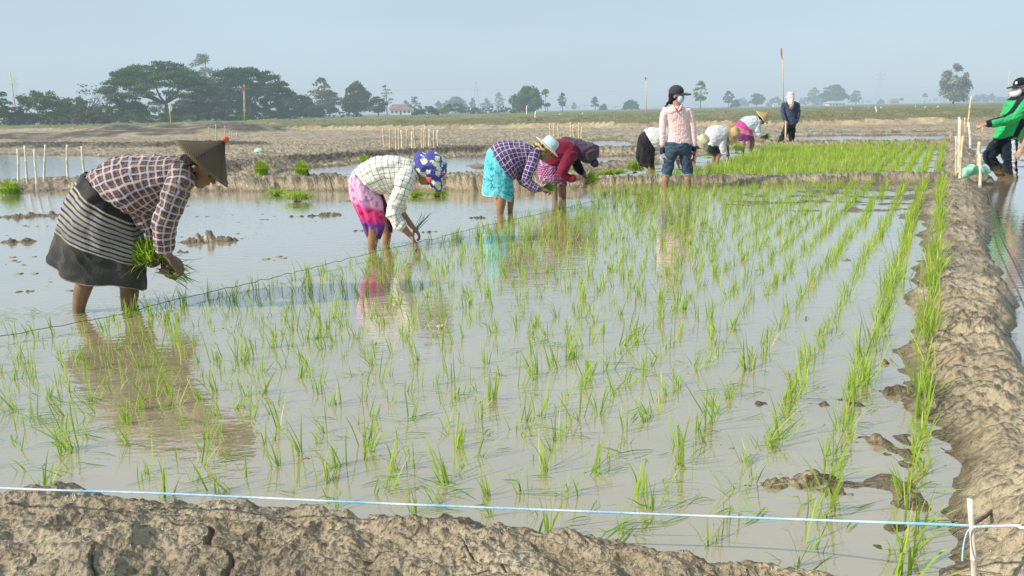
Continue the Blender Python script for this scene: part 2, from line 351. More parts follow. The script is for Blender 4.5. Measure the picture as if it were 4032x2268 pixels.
def mud_mat(name, bank):
    n = NT(name); P = n.pos(); z = n.n('SeparateXYZ', i={0: P}).outputs[2]
    a = n.noise(3.0, 6, .6, P); b = n.noise(38, 5, .65, P); c = n.noise(150, 3, .6, P)
    dry = n.ramp(a, [(.25, (.25, .19, .115)), (.5, (.43, .345, .225)), (.75, (.61, .505, .35))])
    wet = n.ramp(b, [(.3, (.115, .082, .048)), (.7, (.22, .165, .10))])
    zz = n.math('ADD', z, n.math('MULTIPLY', n.math('SUBTRACT', a, .5), .09 if bank else .12))
    zz = n.math('ADD', zz, n.math('MULTIPLY', n.math('SUBTRACT', b, .5), .03))
    f = n.smooth(zz, .0, .075 if bank else .06)
    col = n.mix(f, wet, dry)
    col = n.mix(n.math('MULTIPLY', n.smooth(b, .52, .34), .55), col, (.10, .075, .05))
    col = n.mix(n.math('MULTIPLY', n.smooth(c, .45, .3), .35), col, (.09, .07, .05))
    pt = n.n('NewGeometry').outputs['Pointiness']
    col = n.mix(n.math('MULTIPLY', n.smooth(pt, .50, .455), .75), col, (.07, .052, .034)); col = n.mix(n.math('MULTIPLY', n.smooth(pt, .515, .56), .35), col, (.62, .51, .35))  # crevice shade and wet tone painted into hollows, crests painted lighter
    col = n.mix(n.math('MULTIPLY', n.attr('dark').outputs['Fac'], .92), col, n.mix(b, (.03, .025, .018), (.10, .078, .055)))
    big = n.noise(.22, 4, .6, n.mapv(P, (.6, 1.6, 1))); col = n.mix(n.math('MULTIPLY', n.math('MULTIPLY', n.smooth(big, .5, .62), n.math('SUBTRACT', 1.0, n.attr('dark').outputs['Fac'])), .4), col, (.46, .35, .20)); col = n.mix(n.math('MULTIPLY', n.smooth(big, .46, .38), .35), col, (.16, .125, .08))
    rough = n.mixf(f, .40, .72); rough = n.mixf(n.smooth(n.noise(11, 4, .6, P), .48, .58), rough, .23)
    if bank: rough = n.mixf(n.smooth(n.noise(75, 3, .6, P), .56, .63), rough, .13)
    v = n.n('TexVoronoi', feature='F1', i={'Scale': 26.0, 'Vector': n.n('VectorMath', operation='ADD', i={0: P, 1: n.n('VectorMath', operation='SCALE', i={0: n.n('TexNoise', i={'Vector': P, 'Scale': 12.0}).outputs['Color'], 'Scale': .12}).outputs[0]}).outputs[0]}).outputs['Distance']
    h = n.math('ADD', n.math('MULTIPLY', v, .7), n.math('ADD', b, n.math('MULTIPLY', c, .4)))
    nr = n.bump(h, .022 if bank else .02, .9)
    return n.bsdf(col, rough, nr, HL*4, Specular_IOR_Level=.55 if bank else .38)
M['mud'] = mud_mat('wet_mud', False); M['bank'] = mud_mat('bank_mud', True)
def field_mat():
    n = NT('grass_field'); P = n.pos()
    st = n.mapv(P, (.012, .11, 1)); a = n.noise(1.0, 5, .6, st); b = n.noise(.9, 6, .65, P); c = n.noise(6, 4, .6, P); e = n.noise(1.0, 4, .55, n.mapv(P, (.02, .05, 1)))
    col = n.ramp(a, [(.36, (.26, .215, .125)), (.45, (.16, .165, .06)), (.52, (.105, .15, .035)), (.58, (.18, .165, .075)), (.66, (.085, .11, .035))])
    col = n.mix(n.math('MULTIPLY', n.smooth(e, .54, .60), .85), col, (.15, .27, .045))
    col = n.mix(n.smooth(b, .45, .6), col, n.mix(.5, col, (.30, .24, .14)))
    col = n.mix(n.math('MULTIPLY', n.smooth(c, .5, .36), .6), col, (.05, .055, .02))
    sl = n.n('SeparateXYZ', i={0: n.n('NewGeometry').outputs['Normal']}).outputs[2]
    col = n.mix(n.smooth(sl, .97, .85), col, (.25, .19, .115))
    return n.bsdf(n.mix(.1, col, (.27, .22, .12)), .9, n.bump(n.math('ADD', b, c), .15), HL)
M['field'] = field_mat()
# water: murky, sky on top
RINGS = [tuple(ground(*cL(300, 1325))[:2]), tuple(ground(*cL(646, 1290))[:2]), tuple(ground(*c13(484, 1212))[:2]), tuple(ground(*c13(970, 1190))[:2]), tuple(ground(*c185(388, 1075))[:2]), tuple(ground(*c32(1600, 1035))[:2])]
def water_mat():
    n = NT('paddy_water'); P = n.pos()
    a = n.noise(.5, 4, .6, P); b = n.noise(3.5, 4, .6, P)
    col = n.ramp(a, [(.3, (.315, .25, .14)), (.7, (.395, .325, .20))])
    col = n.mix(n.math('MULTIPLY', n.smooth(b, .55, .75), .25), col, (.29, .22, .12))
    r1 = n.noise(1.0, 3, .5, n.mapv(P, (7, 17, 1))); r2 = n.noise(1.0, 2, .5, n.mapv(P, (26, 50, 1)))
    calm = n.smooth(n.noise(.35, 3, .5, P), .35, .65)
    h = n.math('ADD', n.math('MULTIPLY', r1, 1.0), n.math('MULTIPLY', r2, n.mixf(calm, .10, .32)))
    for (lx, ly) in RINGS:
        dx = n.n('VectorMath', operation='DISTANCE', i={0: P, 1: (lx, ly, 0.0)}).outputs['Value']
        h = n.math('ADD', h, n.math('MULTIPLY', n.math('SINE', n.math('MULTIPLY', dx, 95.0)), n.math('MULTIPLY', n.math('EXPONENT', n.math('MULTIPLY', dx, -5.5)), .75)))
    silt = n.smooth(n.noise(1.1, 6, .7, P, .8), .48, .66); col = n.mix(n.math('MULTIPLY', silt, .35), col, (.30, .22, .125))
    nr = n.bump(h, .0024, 1.0)
    return n.bsdf(col, .045, nr, HL*2.2, IOR=3.2, Specular_IOR_Level=.5, Coat_Weight=1.0, Coat_IOR=1.7, Coat_Roughness=.03, Coat_Normal=nr)
M['water'] = water_mat()
def build_water():
    V = [(-400, -30, 0), (400, -30, 0), (400, 70, 0), (-400, 70, 0)]
    tag(link('water', mesh_np('water', V, np.array([[0, 1, 2, 3]])), M['water']), kind='structure')
build_ground(); build_water()
# ================================================================== rice
def leaf_mat(name, c1, c2, tip, haze=0):
    n = NT(name); a = n.attr('Col'); k = n.n('SeparateColor', i={0: a.outputs['Color']})
    col = n.mix(k.outputs[0], c1, c2); col = n.mix(k.outputs[1], col, tip)
    b = n.n('BsdfPrincipled', i={'Base Color': col, 'Roughness': .42, 'Specular IOR Level': .35})
    t = n.n('BsdfTranslucent', i={'Color': n.mix(.5, col, (.42, .66, .06))})
    mx = n.n('MixShader', i={0: .42}); n.t.links.new(b.outputs[0], mx.inputs[1]); n.t.links.new(t.outputs[0], mx.inputs[2])
    sh = mx.outputs[0]
    if haze: sh = n.haze(sh, haze)
    n.t.links.new(sh, n.out.inputs[0]); return n.m
M['rice'] = leaf_mat('rice_leaf', (.13, .29, .02), (.46, .60, .07), (.60, .56, .18))
M['rice2'] = leaf_mat('rice_leaf_dark', (.05, .17, .012), (.14, .33, .022), (.30, .38, .06))
def blades(rs, n, h0, h1, spread, width, segs=5, droop=1.0, base_r=.012, lean=(0, 0), z0=-.02):
    """one clump: returns V, F, C"""
    V = []; Fc = []; C = []
    for i in range(n):
        L = rs.uniform(h0, h1); az = rs.uniform(0, 2*math.pi); tilt = abs(rs.gauss(0, spread)); curl = rs.uniform(.1, 1.0)*droop*(1.6 if rs.random() < .25 else .6)
        w = width*rs.uniform(.7, 1.25); bx, by = rs.gauss(0, base_r), rs.gauss(0, base_r)
        p = Vector((bx, by, z0)); d = Vector((math.cos(az)*math.sin(tilt)+lean[0], math.sin(az)*math.sin(tilt)+lean[1], math.cos(tilt))).normalized()
        hz = Vector((math.cos(az), math.sin(az), 0)); side = Vector((-math.sin(az+rs.uniform(-1, 1)), math.cos(az+rs.uniform(-1, 1)), 0)).normalized()
        tone = rs.random(); yel = .75 if rs.random() < .10 else 0; base = len(V)
        kink = rs.random() < .18; kp = rs.uniform(.45, .8)
        for s in range(segs+1):
            t = s/segs; ww = w*(.55+.6*math.sin(math.pi*min(1, t*.8+.18)))*(1-t**4)+.0004
            V += [tuple(p-side*ww*.5), tuple(p+side*ww*.5)]; C += [(tone*.6+t*.4, max(yel, .85*max(0, 1-t*4)*.7, t**6*.5), 0)]*2
            if s < segs:
                V0 = len(V)-2; Fc.append((V0, V0+1, V0+3, V0+2))
            d = (d+hz*curl*t*.30-Vector((0, 0, curl*t*.22))).normalized()
            if kink and t >= kp: d = (d+hz*.9-Vector((0, 0, .9))).normalized(); kink = False
            p = p+d*L/segs
    return V, Fc, C
def clump_mesh(name, seed, **k):
    rs = random.Random(seed); V, Fc, C = blades(rs, **k); me = mesh_np(name, V, np.array(Fc)); setcol(me, C); me.materials.append(M['rice']); return me
HILL = [clump_mesh('rice_seedling', 100+i, n=[6, 8, 12, 7, 10, 14, 6, 10, 5, 12, 8, 6, 9, 7][i], h0=.07, h1=[.17, .19, .20, .16, .18, .21, .17, .19, .16, .22, .20, .15, .18, .2][i],
                   spread=[.2, .28, .33, .22, .26, .32, .4, .24, .3, .28, .22, .45, .3, .5][i], width=.0040, lean=((i*7 % 5-2)*.09, (i*5 % 7-3)*.07), droop=[.9, 1.3, 1, .6, 1.6, 1, 2.0, .8, 1.3, 1, .8, 2.2, 1.4, 2.0][i]) for i in range(14)]
def in_poly(x, y, P): return sdf_poly(np.array([x]), np.array([y]), P)[0]
NP_ = NEAR_POLY
ROPE_D = [(-60, 858), (0, 845), (250, 800), (480, 745), (720, 690), (900, 645), (1130, 590), (1300, 548), (1500, 500)]
hills = []
rs = random.Random(42)
for ir in range(38):
    u = .015-(.228*ir if ir < 5 else .912+.192*(ir-4)); v = .9+rs.random()*.1; jit = .012+.0032*min(ir, 7)
    while v < 13.5:
        v += (.072 if ir < 3 else .09 if v < 5.5 else .068)*rs.uniform(.65, 1.35)
        uu = u+rs.gauss(0, jit); vv = v+rs.gauss(0, jit*.6)
        x, y = PER.x*uu+ROW.x*vv, PER.y*uu+ROW.y*vv
        hills.append((x, y, ir))
H = np.array([(h[0], h[1]) for h in hills])
rope = W(ROPE_D); sN = sdf_poly(H[:, 0], H[:, 1], NEAR_POLY)
ropeY = lambda x: np.interp(x, [p[0] for p in rope], [p[1] for p in rope])
crossY = np.interp(H[:, 0], [p[0] for p in CROSS], [p[1] for p in CROSS])
keep = []
ropeD = np.array(rope)
for i, (x, y, ir) in enumerate(hills):
    if sN[i] > -.03 or y > crossY[i]-.38: continue
    if y > ropeY(x)-.05 and x < rope[-1][0]: continue
    if rs.random() < (.03 if ir < 3 else .09): continue
    # in view only (with a margin for a step aside)
    if abs(math.atan2(x, y)) > R_(42): continue
    keep.append((math.hypot(x, y), x, y, ir))
keep.sort()
print('hills', len(keep))
_ord = ['in the dense row at the foot of the right mud bank', 'in the second row from the right mud bank', 'in the third row from the right mud bank']
_rowname = {0: 'rice seedlings in the row along the right mud bank', 1: 'rice seedlings in the second row', 2: 'rice seedlings in the third row'}
def height_pts(pts):
    A = np.array(pts); z, _ = height(A[:, 0][None], A[:, 1][None]); return z[0]
kz = height_pts([(k[1], k[2]) for k in keep])
for i, (d, x, y, ir) in enumerate(keep[:300]):
    o = bpy.data.objects.new('rice_seedling', HILL[rs.randrange(14)]); COL.objects.link(o)
    sc = rs.uniform(.7, 1.22)*(1.25 if ir == 0 else 1.2 if ir == 1 else 1.1 if ir < 4 else .98)
    o.location = (x, y, max(-.012, kz[i])); o.rotation_euler = (rs.gauss(0, .18), rs.gauss(0, .18), rs.uniform(0, 6.28)); o.scale = (sc, sc, sc)
    if ir < 3: tag(o, 'young green rice seedling '+_ord[ir], 'rice plant', _rowname[ir])
    else: tag(o, 'young green rice seedling standing in the open murky water in front of the planters', 'rice plant', 'rice seedlings in the open water')
def merge_clumps(name, spots, meshes, mat, label, cat, kind='stuff', group=None):
    VV = []; FF = []; CC = []; off = 0; cache = []
    for me in meshes:
        f = np.empty(len(me.polygons)*4, np.int32); me.polygons.foreach_get('vertices', f); c = np.empty(len(me.vertices)*4, np.float32); me.attributes['Col'].data.foreach_get('color', c)
        cache.append((getco(me), f.reshape(-1, 4), c.reshape(-1, 4)))
    for (x, y, z, sc, a) in spots:
        v, f, c = cache[rs.randrange(len(cache))]; ca, sa_ = math.cos(a), math.sin(a)
        p = np.stack([(v[:, 0]*ca-v[:, 1]*sa_)*sc+x, (v[:, 0]*sa_+v[:, 1]*ca)*sc+y, v[:, 2]*sc+z], 1)
        VV.append(p); FF.append(f+off); CC.append(c); off += len(v)
    me = mesh_np(name, np.concatenate(VV), np.concatenate(FF)); setcol(me, np.concatenate(CC)); o = link(name, me, mat); tag(o, label, cat, group, kind); return o
merge_clumps('rice_seedlings', [(k[1], k[2], max(-.012, kz[300+i]), rs.uniform(.7, 1.15)*(1.3 if k[3] < 2 else .94), rs.uniform(0, 6.28)) for i, k in enumerate(keep[300:])], HILL, M['rice'],
             'far rows of young rice seedlings reaching back to the cross bank', 'rice plants')
# the dense second plot behind the cross bank
pl = []
for ir in range(24):
    u = -.06-.232*ir; v = 10.2
    while v < 24:
        v += .095*rs.uniform(.75, 1.25); uu = u+rs.gauss(0, .012+.006*min(ir, 8)); x, y = PER.x*uu+ROW.x*v, PER.y*uu+ROW.y*v
        pl.append((x, y, ir))
A = np.array([(p[0], p[1]) for p in pl]); _, m2 = height(A[:, 0][None], A[:, 1][None]); cY = np.interp(A[:, 0], [p[0] for p in CROSS], [p[1] for p in CROSS])
edge2 = W([(1560, 452), (1690, 434), (1790, 418), (1850, 400), (1900, 385), (1940, 372), (2400, 369)])
z2 = height_pts(A); spots2 = []
for i, (x, y, ir) in enumerate(pl):
    if y < cY[i]+.42: continue
    poly2 = W([(1560, 458), (1700, 437), (1790, 420), (1840, 402), (1890, 386), (1930, 371), (2420, 369), (2430, 460)])
    if in_poly(x, y, poly2) < 0: continue
    spots2.append((x, y, max(-.01, z2[i]), rs.uniform(1.05, 1.4), rs.uniform(0, 6.28)))
print('plot2', len(spots2))
merge_clumps('rice_plants', spots2, [HILL[i] for i in (1, 2, 4, 5, 7, 9, 12)], M['rice'], 'dense bright green rice in the second plot behind the cross bank', 'rice plants')
# loose leaves floating and lying on the water
def floaters():
    r = random.Random(9); V = []; Fc = []; C = []
    spots = []
    for i in range(260):
        px = r.uniform(-50, 2350); py = 480+(r.random()**.8)*860
        p = gD(px, py)
        if in_poly(p.x, p.y, NEAR_POLY) > -.1: continue
        spots.append((p.x, p.y, r.uniform(.05, .15)))
    for (px, py, s, k) in [(1090, 492, .22, 30), (1050, 492, .2, 20), (560, 603, .2, 8), (120, 785, .25, 16), (60, 792, .2, 12), (30, 1030, .25, 24), (430, 720, .2, 10), (1360, 868, .1, 12), (1660, 1300, .05, 5), (330, 1080, .2, 10), (1060, 1220, .1, 8), (770, 690, .2, 8)]:
        p = gD(px, py)
        for i in range(k): spots.append((p.x+r.gauss(0, s), p.y+r.gauss(0, s*.5), r.uniform(.07, .17)))
    for (x, y, L) in spots:
        a = r.gauss(.15, .5)+(math.pi if r.random() < .5 else 0); d = Vector((math.cos(a), math.sin(a), 0)); s = Vector((-d.y, d.x, 0)); w = r.uniform(.002, .0042); tone = r.random(); b = len(V); z = .004; cv = r.uniform(-.4, .4)
        for k in range(5):
            t = k/4; c = Vector((x, y, z+.012*math.sin(t*3.1)*r.random()))+d*L*t+s*cv*L*t*t; ww = w*(1-.85*abs(2*t-1)**2)
            V += [tuple(c-s*ww), tuple(c+s*ww)]; C += [(tone, .3*(r.random() < .3), 0)]*2
            if k < 4: Fc.append((b+2*k, b+2*k+1, b+2*k+3, b+2*k+2))
    me = mesh_np('floating_leaves', V, np.array(Fc)); setcol(me, C); tag(link('floating_leaves', me, M['rice2']), 'scattered cut rice leaves floating flat on the water', 'leaves', kind='stuff')
floaters()
# ================================================================== trees and far things
def foliage(name, dark, mid, light, haze=HL):
    n = NT(name); k = n.n('SeparateColor', i={0: n.attr('Col').outputs['Color']}).outputs[0]
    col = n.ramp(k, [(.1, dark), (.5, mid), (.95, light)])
    b = n.n('BsdfDiffuse', i={'Color': col}); t = n.n('BsdfTranslucent', i={'Color': n.mix(.4, col, (.2, .28, .04))})
    mx = n.n('MixShader', i={0: .25}); n.t.links.new(b.outputs[0], mx.inputs[1]); n.t.links.new(t.outputs[0], mx.inputs[2])
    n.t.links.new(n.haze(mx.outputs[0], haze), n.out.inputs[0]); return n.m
FM = {'green': foliage('leaves_green', (.028, .06, .012), (.075, .135, .025), (.15, .21, .045)),
      'dark': foliage('leaves_dark', (.02, .052, .02), (.06, .125, .045), (.14, .21, .07)),
      'olive': foliage('leaves_olive', (.03, .045, .016), (.075, .095, .035), (.15, .16, .06)),
      'brown': foliage('twigs_brown', (.05, .035, .025), (.12, .082, .06), (.20, .145, .11)),
      'pale': foliage('leaves_pale', (.07, .085, .045), (.16, .18, .09), (.30, .31, .18)),
      'blossom': foliage('leaves_blossom', (.06, .065, .045), (.17, .17, .12), (.42, .40, .30))}
M['bark'] = simple('bark', (.14, .105, .08), .9, .3, 4, haze=HL)
M['bark_pale'] = simple('bark_pale', (.26, .23, .19), .9, .2, 4, haze=HL)
class MB:
    def __init__(s): s.V = []; s.F = []; s.C = []
    def tube(s, pts, rad, n=6):
        b = len(s.V); pts = [Vector(p) for p in pts]
        for i, p in enumerate(pts):
            d = (pts[min(i+1, len(pts)-1)]-pts[max(i-1, 0)]).normalized(); r = rad[i] if isinstance(rad, (list, tuple)) else rad
            a = d.cross(Vector((0, 1, 0)) if abs(d.y) < .9 else Vector((1, 0, 0))).normalized(); c = d.cross(a)
            for k in range(n): t = 2*math.pi*k/n; s.V.append(tuple(p+(a*math.cos(t)+c*math.sin(t))*r))
        for i in range(len(pts)-1):
            for k in range(n): s.F.append((b+i*n+k, b+i*n+(k+1) % n, b+(i+1)*n+(k+1) % n, b+(i+1)*n+k))
        s.F.append(tuple(b+k for k in range(n))[::-1]); s.F.append(tuple(b+(len(pts)-1)*n+k for k in range(n)))
        return s
    def box(s, c, d, rz=0):
        b = len(s.V); ca, sa_ = math.cos(rz), math.sin(rz)
        for z in (-1, 1):
            for y in (-1, 1):
                for x in (-1, 1):
                    X, Y = x*d[0]/2, y*d[1]/2; s.V.append((c[0]+X*ca-Y*sa_, c[1]+X*sa_+Y*ca, c[2]+z*d[2]/2))
        s.F += [tuple(b+i for i in f) for f in ((0, 2, 3, 1), (4, 5, 7, 6), (0, 1, 5, 4), (2, 6, 7, 3), (0, 4, 6, 2), (1, 3, 7, 5))]
        return s
    def build(s, name, mat, parent=None, loc=None, smooth=False):
        me = mesh_np(name, s.V, s.F, smooth); return link(name, me, mat, parent, loc)
def leaves(rs_, lobes, size, dens, name, mat, parent):
    """lobes: (cx,cy,cz, rx,ry,rz, tone, weight)"""
    g = np.random.default_rng(rs_.randrange(1 << 30)); P = []; N = []; T = []
    for (cx, cy, cz, rx, ry, rz, tone, wt) in lobes:
        n = max(6, int(dens*wt*(rx*rz)/(size*size)))
        d = g.normal(size=(n, 3)); d /= np.linalg.norm(d, axis=1)[:, None]
        d[:, 2] = np.where(d[:, 2] < -.35, -d[:, 2]*.7, d[:, 2])
        r = g.uniform(.55, 1.08, n)[:, None]; p = d*r*np.array([rx, ry, rz])+np.array([cx, cy, cz])
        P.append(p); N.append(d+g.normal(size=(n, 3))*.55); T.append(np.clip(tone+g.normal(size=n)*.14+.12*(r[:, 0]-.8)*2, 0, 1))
    P = np.concatenate(P); N = np.concatenate(N); T = np.concatenate(T); N /= np.linalg.norm(N, axis=1)[:, None]
    U = np.cross(N, g.normal(size=N.shape)); U /= np.linalg.norm(U, axis=1)[:, None]; Wv = np.cross(N, U)
    s = (size*g.uniform(.5, 1.15, len(P)))[:, None]*.5; U = U*s*1.25; Wv = Wv*s*.8
    V = np.stack([P-U, P-Wv*.9, P+U, P+Wv], 1).reshape(-1, 3); Fq = np.arange(len(V)).reshape(-1, 4)
    me = mesh_np(name, V, Fq); setcol(me, np.repeat(np.stack([T, T*0, T*0], 1), 4, 0)); return link(name, me, mat, parent)
def tree(seed, fx, base, top, wpx, kind, mat, dist, label, name='tree', group=None, zb=.30, bark='bark', tone=.5, dens=1.0, cat='tree', trunkless=False):
    """fx, base, top, wpx in pixels of the full photograph; dist in metres"""
    r = random.Random(seed); b = at(fx, base, dist); b.z = zb; t = at(fx, top, dist); Hh = t.z-zb; Wd = wpx/F*dist*(1.22 if kind in ('bush', 'bare') and dist < 260 else 1.05); Hh *= 1.07 if kind in ('bush', 'bare') else 1.0
    root = empty(name, b, label, cat, group)
    size = dist/748*1.75; L = []; tb = MB()
    X0, Y0 = b.x, b.y
    def lobe(x, y, z, rx, rz, wt=1, ry=None):
        L.append((X0+x, Y0+y, zb+z, rx, ry or rx, rz, tone+r.gauss(0, .16), wt))
    th = max(.012*Hh, .08)
    if kind == 'rain':
        fork = Vector((X0+r.uniform(-.04, .04)*Wd, Y0, zb+Hh*.30)); tb.tube([(X0, Y0, zb-.3), (X0+.02*Wd, Y0, zb+Hh*.15), fork], [th*3.2, th*2.3, th*2.0], 8)
        for i in range(15):
            a = 2*math.pi*i/15+r.uniform(-.2, .2); q = r.uniform(.55, .95); ex = math.cos(a)*Wd*.5*q; ey = math.sin(a)*Wd*.42*q; ez = Hh*(.86-.45*q*q)+r.uniform(-.03, .03)*Hh
            m1 = Vector((X0+ex*.35, Y0+ey*.35, zb+Hh*.42)); m2 = Vector((X0+ex*.75, Y0+ey*.75, zb+ez*.86))
            tb.tube([fork, m1, m2, (X0+ex, Y0+ey, zb+ez)], [th*1.3, th*.9, th*.5, th*.2], 5)
            for k in range(2):
                tb.tube([m1.lerp(m2, r.random()), (X0+ex*r.uniform(.5, 1.1), Y0+ey*r.uniform(.5, 1.1), zb+ez*r.uniform(.8, 1.02))], [th*.4, th*.12], 4)
        for i in range(150):
            a = r.uniform(0, 6.283); q = math.sqrt(r.random()); x = math.cos(a)*q*.47*Wd; y = math.sin(a)*q*.42*Wd
            z = Hh*(.93-.44*q**2.2)+r.uniform(-.20, .03)*Hh; rr = Wd*r.uniform(.055, .10); lobe(x, y, z, rr, rr*.42, 1.0)
    elif kind == 'bush':
        nst = 5
        for i in range(nst): tb.tube([(X0+r.uniform(-.1, .1)*Wd, Y0, zb-.2), (X0+r.uniform(-.35, .35)*Wd, Y0+r.uniform(-.2, .2)*Wd, zb+Hh*r.uniform(.5, .85))], [th*.9, th*.3], 5)
        for i in range(80):
            x = r.uniform(-.46, .46)*Wd; q = abs(x)/(.5*Wd); y = r.uniform(-.28, .28)*min(Wd, Hh*2.5); zt = Hh*(1-.75*q**2.2)*r.uniform(.25, 1.0); rr = min(Wd, Hh*1.6)*r.uniform(.07, .15); lobe(x, y, max(rr*.4, zt-rr*.6), rr, rr*.75)
    elif kind == 'bare':
        for i in range(8):
            e = Vector((X0+r.uniform(-.4, .4)*Wd, Y0+r.uniform(-.2, .2)*Wd, zb+Hh*r.uniform(.65, .95))); tb.tube([(X0+r.uniform(-.05, .05)*Wd, Y0, zb-.2), (X0+r.uniform(-.15, .15)*Wd, Y0, zb+Hh*.35), e], [th*1.3, th*.9, th*.25], 5)
        for i in range(44):
            x = r.uniform(-.45, .45)*Wd; q = abs(x)/(.5*Wd); z = Hh*(1-.5*q*q)*r.uniform(.35, .96); rr = min(Wd, Hh)*r.uniform(.08, .15); lobe(x, r.uniform(-.2, .2)*Wd, z, rr, rr*.8, .55)
    elif kind in ('round', 'tall', 'willow'):
        lo = {'round': .22, 'tall': .3, 'willow': .12}[kind]
        tb.tube([(X0, Y0, zb-.3), (X0+.01*Wd, Y0, zb+Hh*.3), (X0+r.uniform(-.04, .04)*Wd, Y0, zb+Hh*.8)], [th*2.2, th*1.5, th*.4], 7)
        for i in range(9):
            a = r.uniform(0, 6.28); h0 = r.uniform(lo, .6)*Hh; tb.tube([(X0, Y0, zb+h0), (X0+math.cos(a)*Wd*.2, Y0+math.sin(a)*Wd*.2, zb+h0+.12*Hh), (X0+math.cos(a)*Wd*.38, Y0+math.sin(a)*Wd*.38, zb+h0+.2*Hh)], [th*.7, th*.45, th*.15], 4)
        for i in range(52):
            k = r.random(); z = Hh*(lo+(.97-lo)*k); prof = math.sin(math.pi*min(1, (k*.86+.14)))**.55*(1-.25*k); a = r.uniform(0, 6.28); q = math.sqrt(r.random())
            rr = Wd*r.uniform(.09, .17)*(1-.3*k); x = math.cos(a)*q*(Wd*.5*prof-rr*.6); y = math.sin(a)*q*Wd*.45*prof; lobe(x, y, min(z, Hh-rr*.6), rr, rr*(1.3 if kind == 'willow' else .75))
    elif kind == 'slim':
        tb.tube([(X0, Y0, zb-.3), (X0+.02*Wd, Y0, zb+Hh*.5), (X0, Y0, zb+Hh*.96)], [th*1.6, th*1.1, th*.25], 6)
        for lv in range(6):
            z = Hh*(.38+.1*lv); rad = Wd*.5*(1-.12*lv)
            for i in range(5):
                a = r.uniform(0, 6.28); q = r.uniform(.4, 1); ex, ey = math.cos(a)*rad*q, math.sin(a)*rad*q
                tb.tube([(X0, Y0, zb+z-.04*Hh), (X0+ex, Y0+ey, zb+z+.02*Hh)], [th*.4, th*.12], 4); rr = Wd*r.uniform(.08, .14); lobe(ex, ey, z+.03*Hh, rr, rr*.4, .8)
        lobe(0, 0, Hh*.93, Wd*.12, Hh*.05)
    elif kind == 'palm':
        tb.tube([(X0, Y0, zb-.3), (X0+.02*Wd, Y0, zb+Hh*.72)], [th*1.2, th*.9], 6)
        cr = Hh*.22
        for i in range(26):
            a = r.uniform(0, 6.28); el = r.uniform(-.7, 1.4); lobe(math.cos(a)*math.cos(el)*Wd*.34, math.sin(a)*math.cos(el)*Wd*.34, Hh*.78+math.sin(el)*cr*.8, Wd*.14, Wd*.09, .8)
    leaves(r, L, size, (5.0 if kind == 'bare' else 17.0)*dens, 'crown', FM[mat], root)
    if not trunkless: tb.build('trunk', M[bark], root, smooth=True)
    return root
def T(cr, x0, x1, top, base, *a, s=1.811, **k):
    p = cr((x0+x1)/2, top); q = cr((x0+x1)/2, base); T.i += 1
    return tree(900+T.i, p[0], q[1], p[1], (x1-x0)/s, *a, **k)
T.i = 0
T(c0, -120, 112, 232, 540, 'round', 'green', 118, 'olive green tree cut by the left edge of the photo', tone=.4)
T(c0, 175, 440, 290, 520, 'bush', 'green', 122, 'bright green leafy thicket near the left edge below the faint pylon', name='bush', cat='bush', tone=.62)
T(c0, 90, 190, 400, 530, 'bush', 'brown', 119, 'low reddish brown scrub behind the leaning flag pole on the left', name='bush', cat='bush')
T(c0, 400, 720, 338, 515, 'bush', 'dark', 130, 'dark green thicket between the bright bush and the big rain tree', name='bush', cat='bush', tone=.55)
T(c0, 545, 800, 250, 505, 'bare', 'brown', 150, 'leafless reddish brown tree rising left of the big rain tree', dens=.8, tone=.55)
T(c0, 410, 750, 418, 528, 'bush', 'brown', 112, 'wide dry brown bush at the foot of the thicket', name='bush', cat='bush', tone=.6)
T(c0, 430, 900, 385, 505, 'bush', 'olive', 172, 'dull olive thicket filling the gap left of the largest rain tree', name='bush', cat='bush', tone=.45)
T(c0, 800, 1330, 375, 505, 'bush', 'dark', 176, 'shaded thicket behind the trunk of the largest rain tree', name='bush', cat='bush', tone=.45)
T(c0, 1280, 1560, 290, 500, 'bush', 'olive', 178, 'tall olive thicket between the two rain trees', name='bush', cat='bush', tone=.45)
T(c0, -60, 200, 440, 520, 'bush', 'olive', 135, 'low olive undergrowth below the cut off tree on the left', name='bush', cat='bush', tone=.5)
T(c0, 60, 420, 450, 524, 'bush', 'brown', 124, 'low rusty scrub at the foot of the bright leafy thicket', name='bush', cat='bush', tone=0.50)
T(c0, 700, 1080, 458, 522, 'bush', 'olive', 128, 'low olive scrub left of the pale yellow flag', name='bush', cat='bush', tone=0.55)
T(c0, 1080, 1460, 455, 516, 'bush', 'green', 132, 'low green scrub right of the pale yellow flag', name='bush', cat='bush', tone=0.45)
T(c0, 1560, 1900, 440, 506, 'bush', 'brown', 142, 'low brown scrub behind the dark red flag pole', name='bush', cat='bush', tone=0.45)
T(c0, 1880, 2260, 430, 494, 'bush', 'dark', 160, 'low dark scrub at the right end of the wood', name='bush', cat='bush', tone=0.40)
T(c0, 2240, 2560, 420, 485, 'bush', 'olive', 190, 'low grey scrub under the pale feathery tree', name='bush', cat='bush', tone=0.40)
T(c0, 1300, 1660, 20, 480, 'round', 'pale', 230, 'pale thin crowned tree showing behind the gap of the two rain trees', tone=.7, dens=.6)
T(c0, 812, 1540, 55, 505, 'rain', 'dark', 140, 'largest rain tree with a broad umbrella crown and forked limbs', tone=.5, dens=1.1)
T(c0, 1480, 2080, 98, 500, 'rain', 'dark', 160, 'second rain tree, darker and wider towards the right side', tone=.3, dens=1.15)
T(c0, 1500, 1760, 230, 500, 'round', 'dark', 158, 'dark filled tree under the left part of the second rain tree', tone=.35)
T(c0, 780, 1010, 290, 520, 'bush', 'olive', 134, 'olive thicket under the left limbs of the largest rain tree', name='bush', cat='bush', tone=.55)
T(c0, 900, 1260, 440, 522, 'bush', 'green', 126, 'low green bushes in front of the largest rain tree trunk', name='bush', cat='bush', tone=.4)
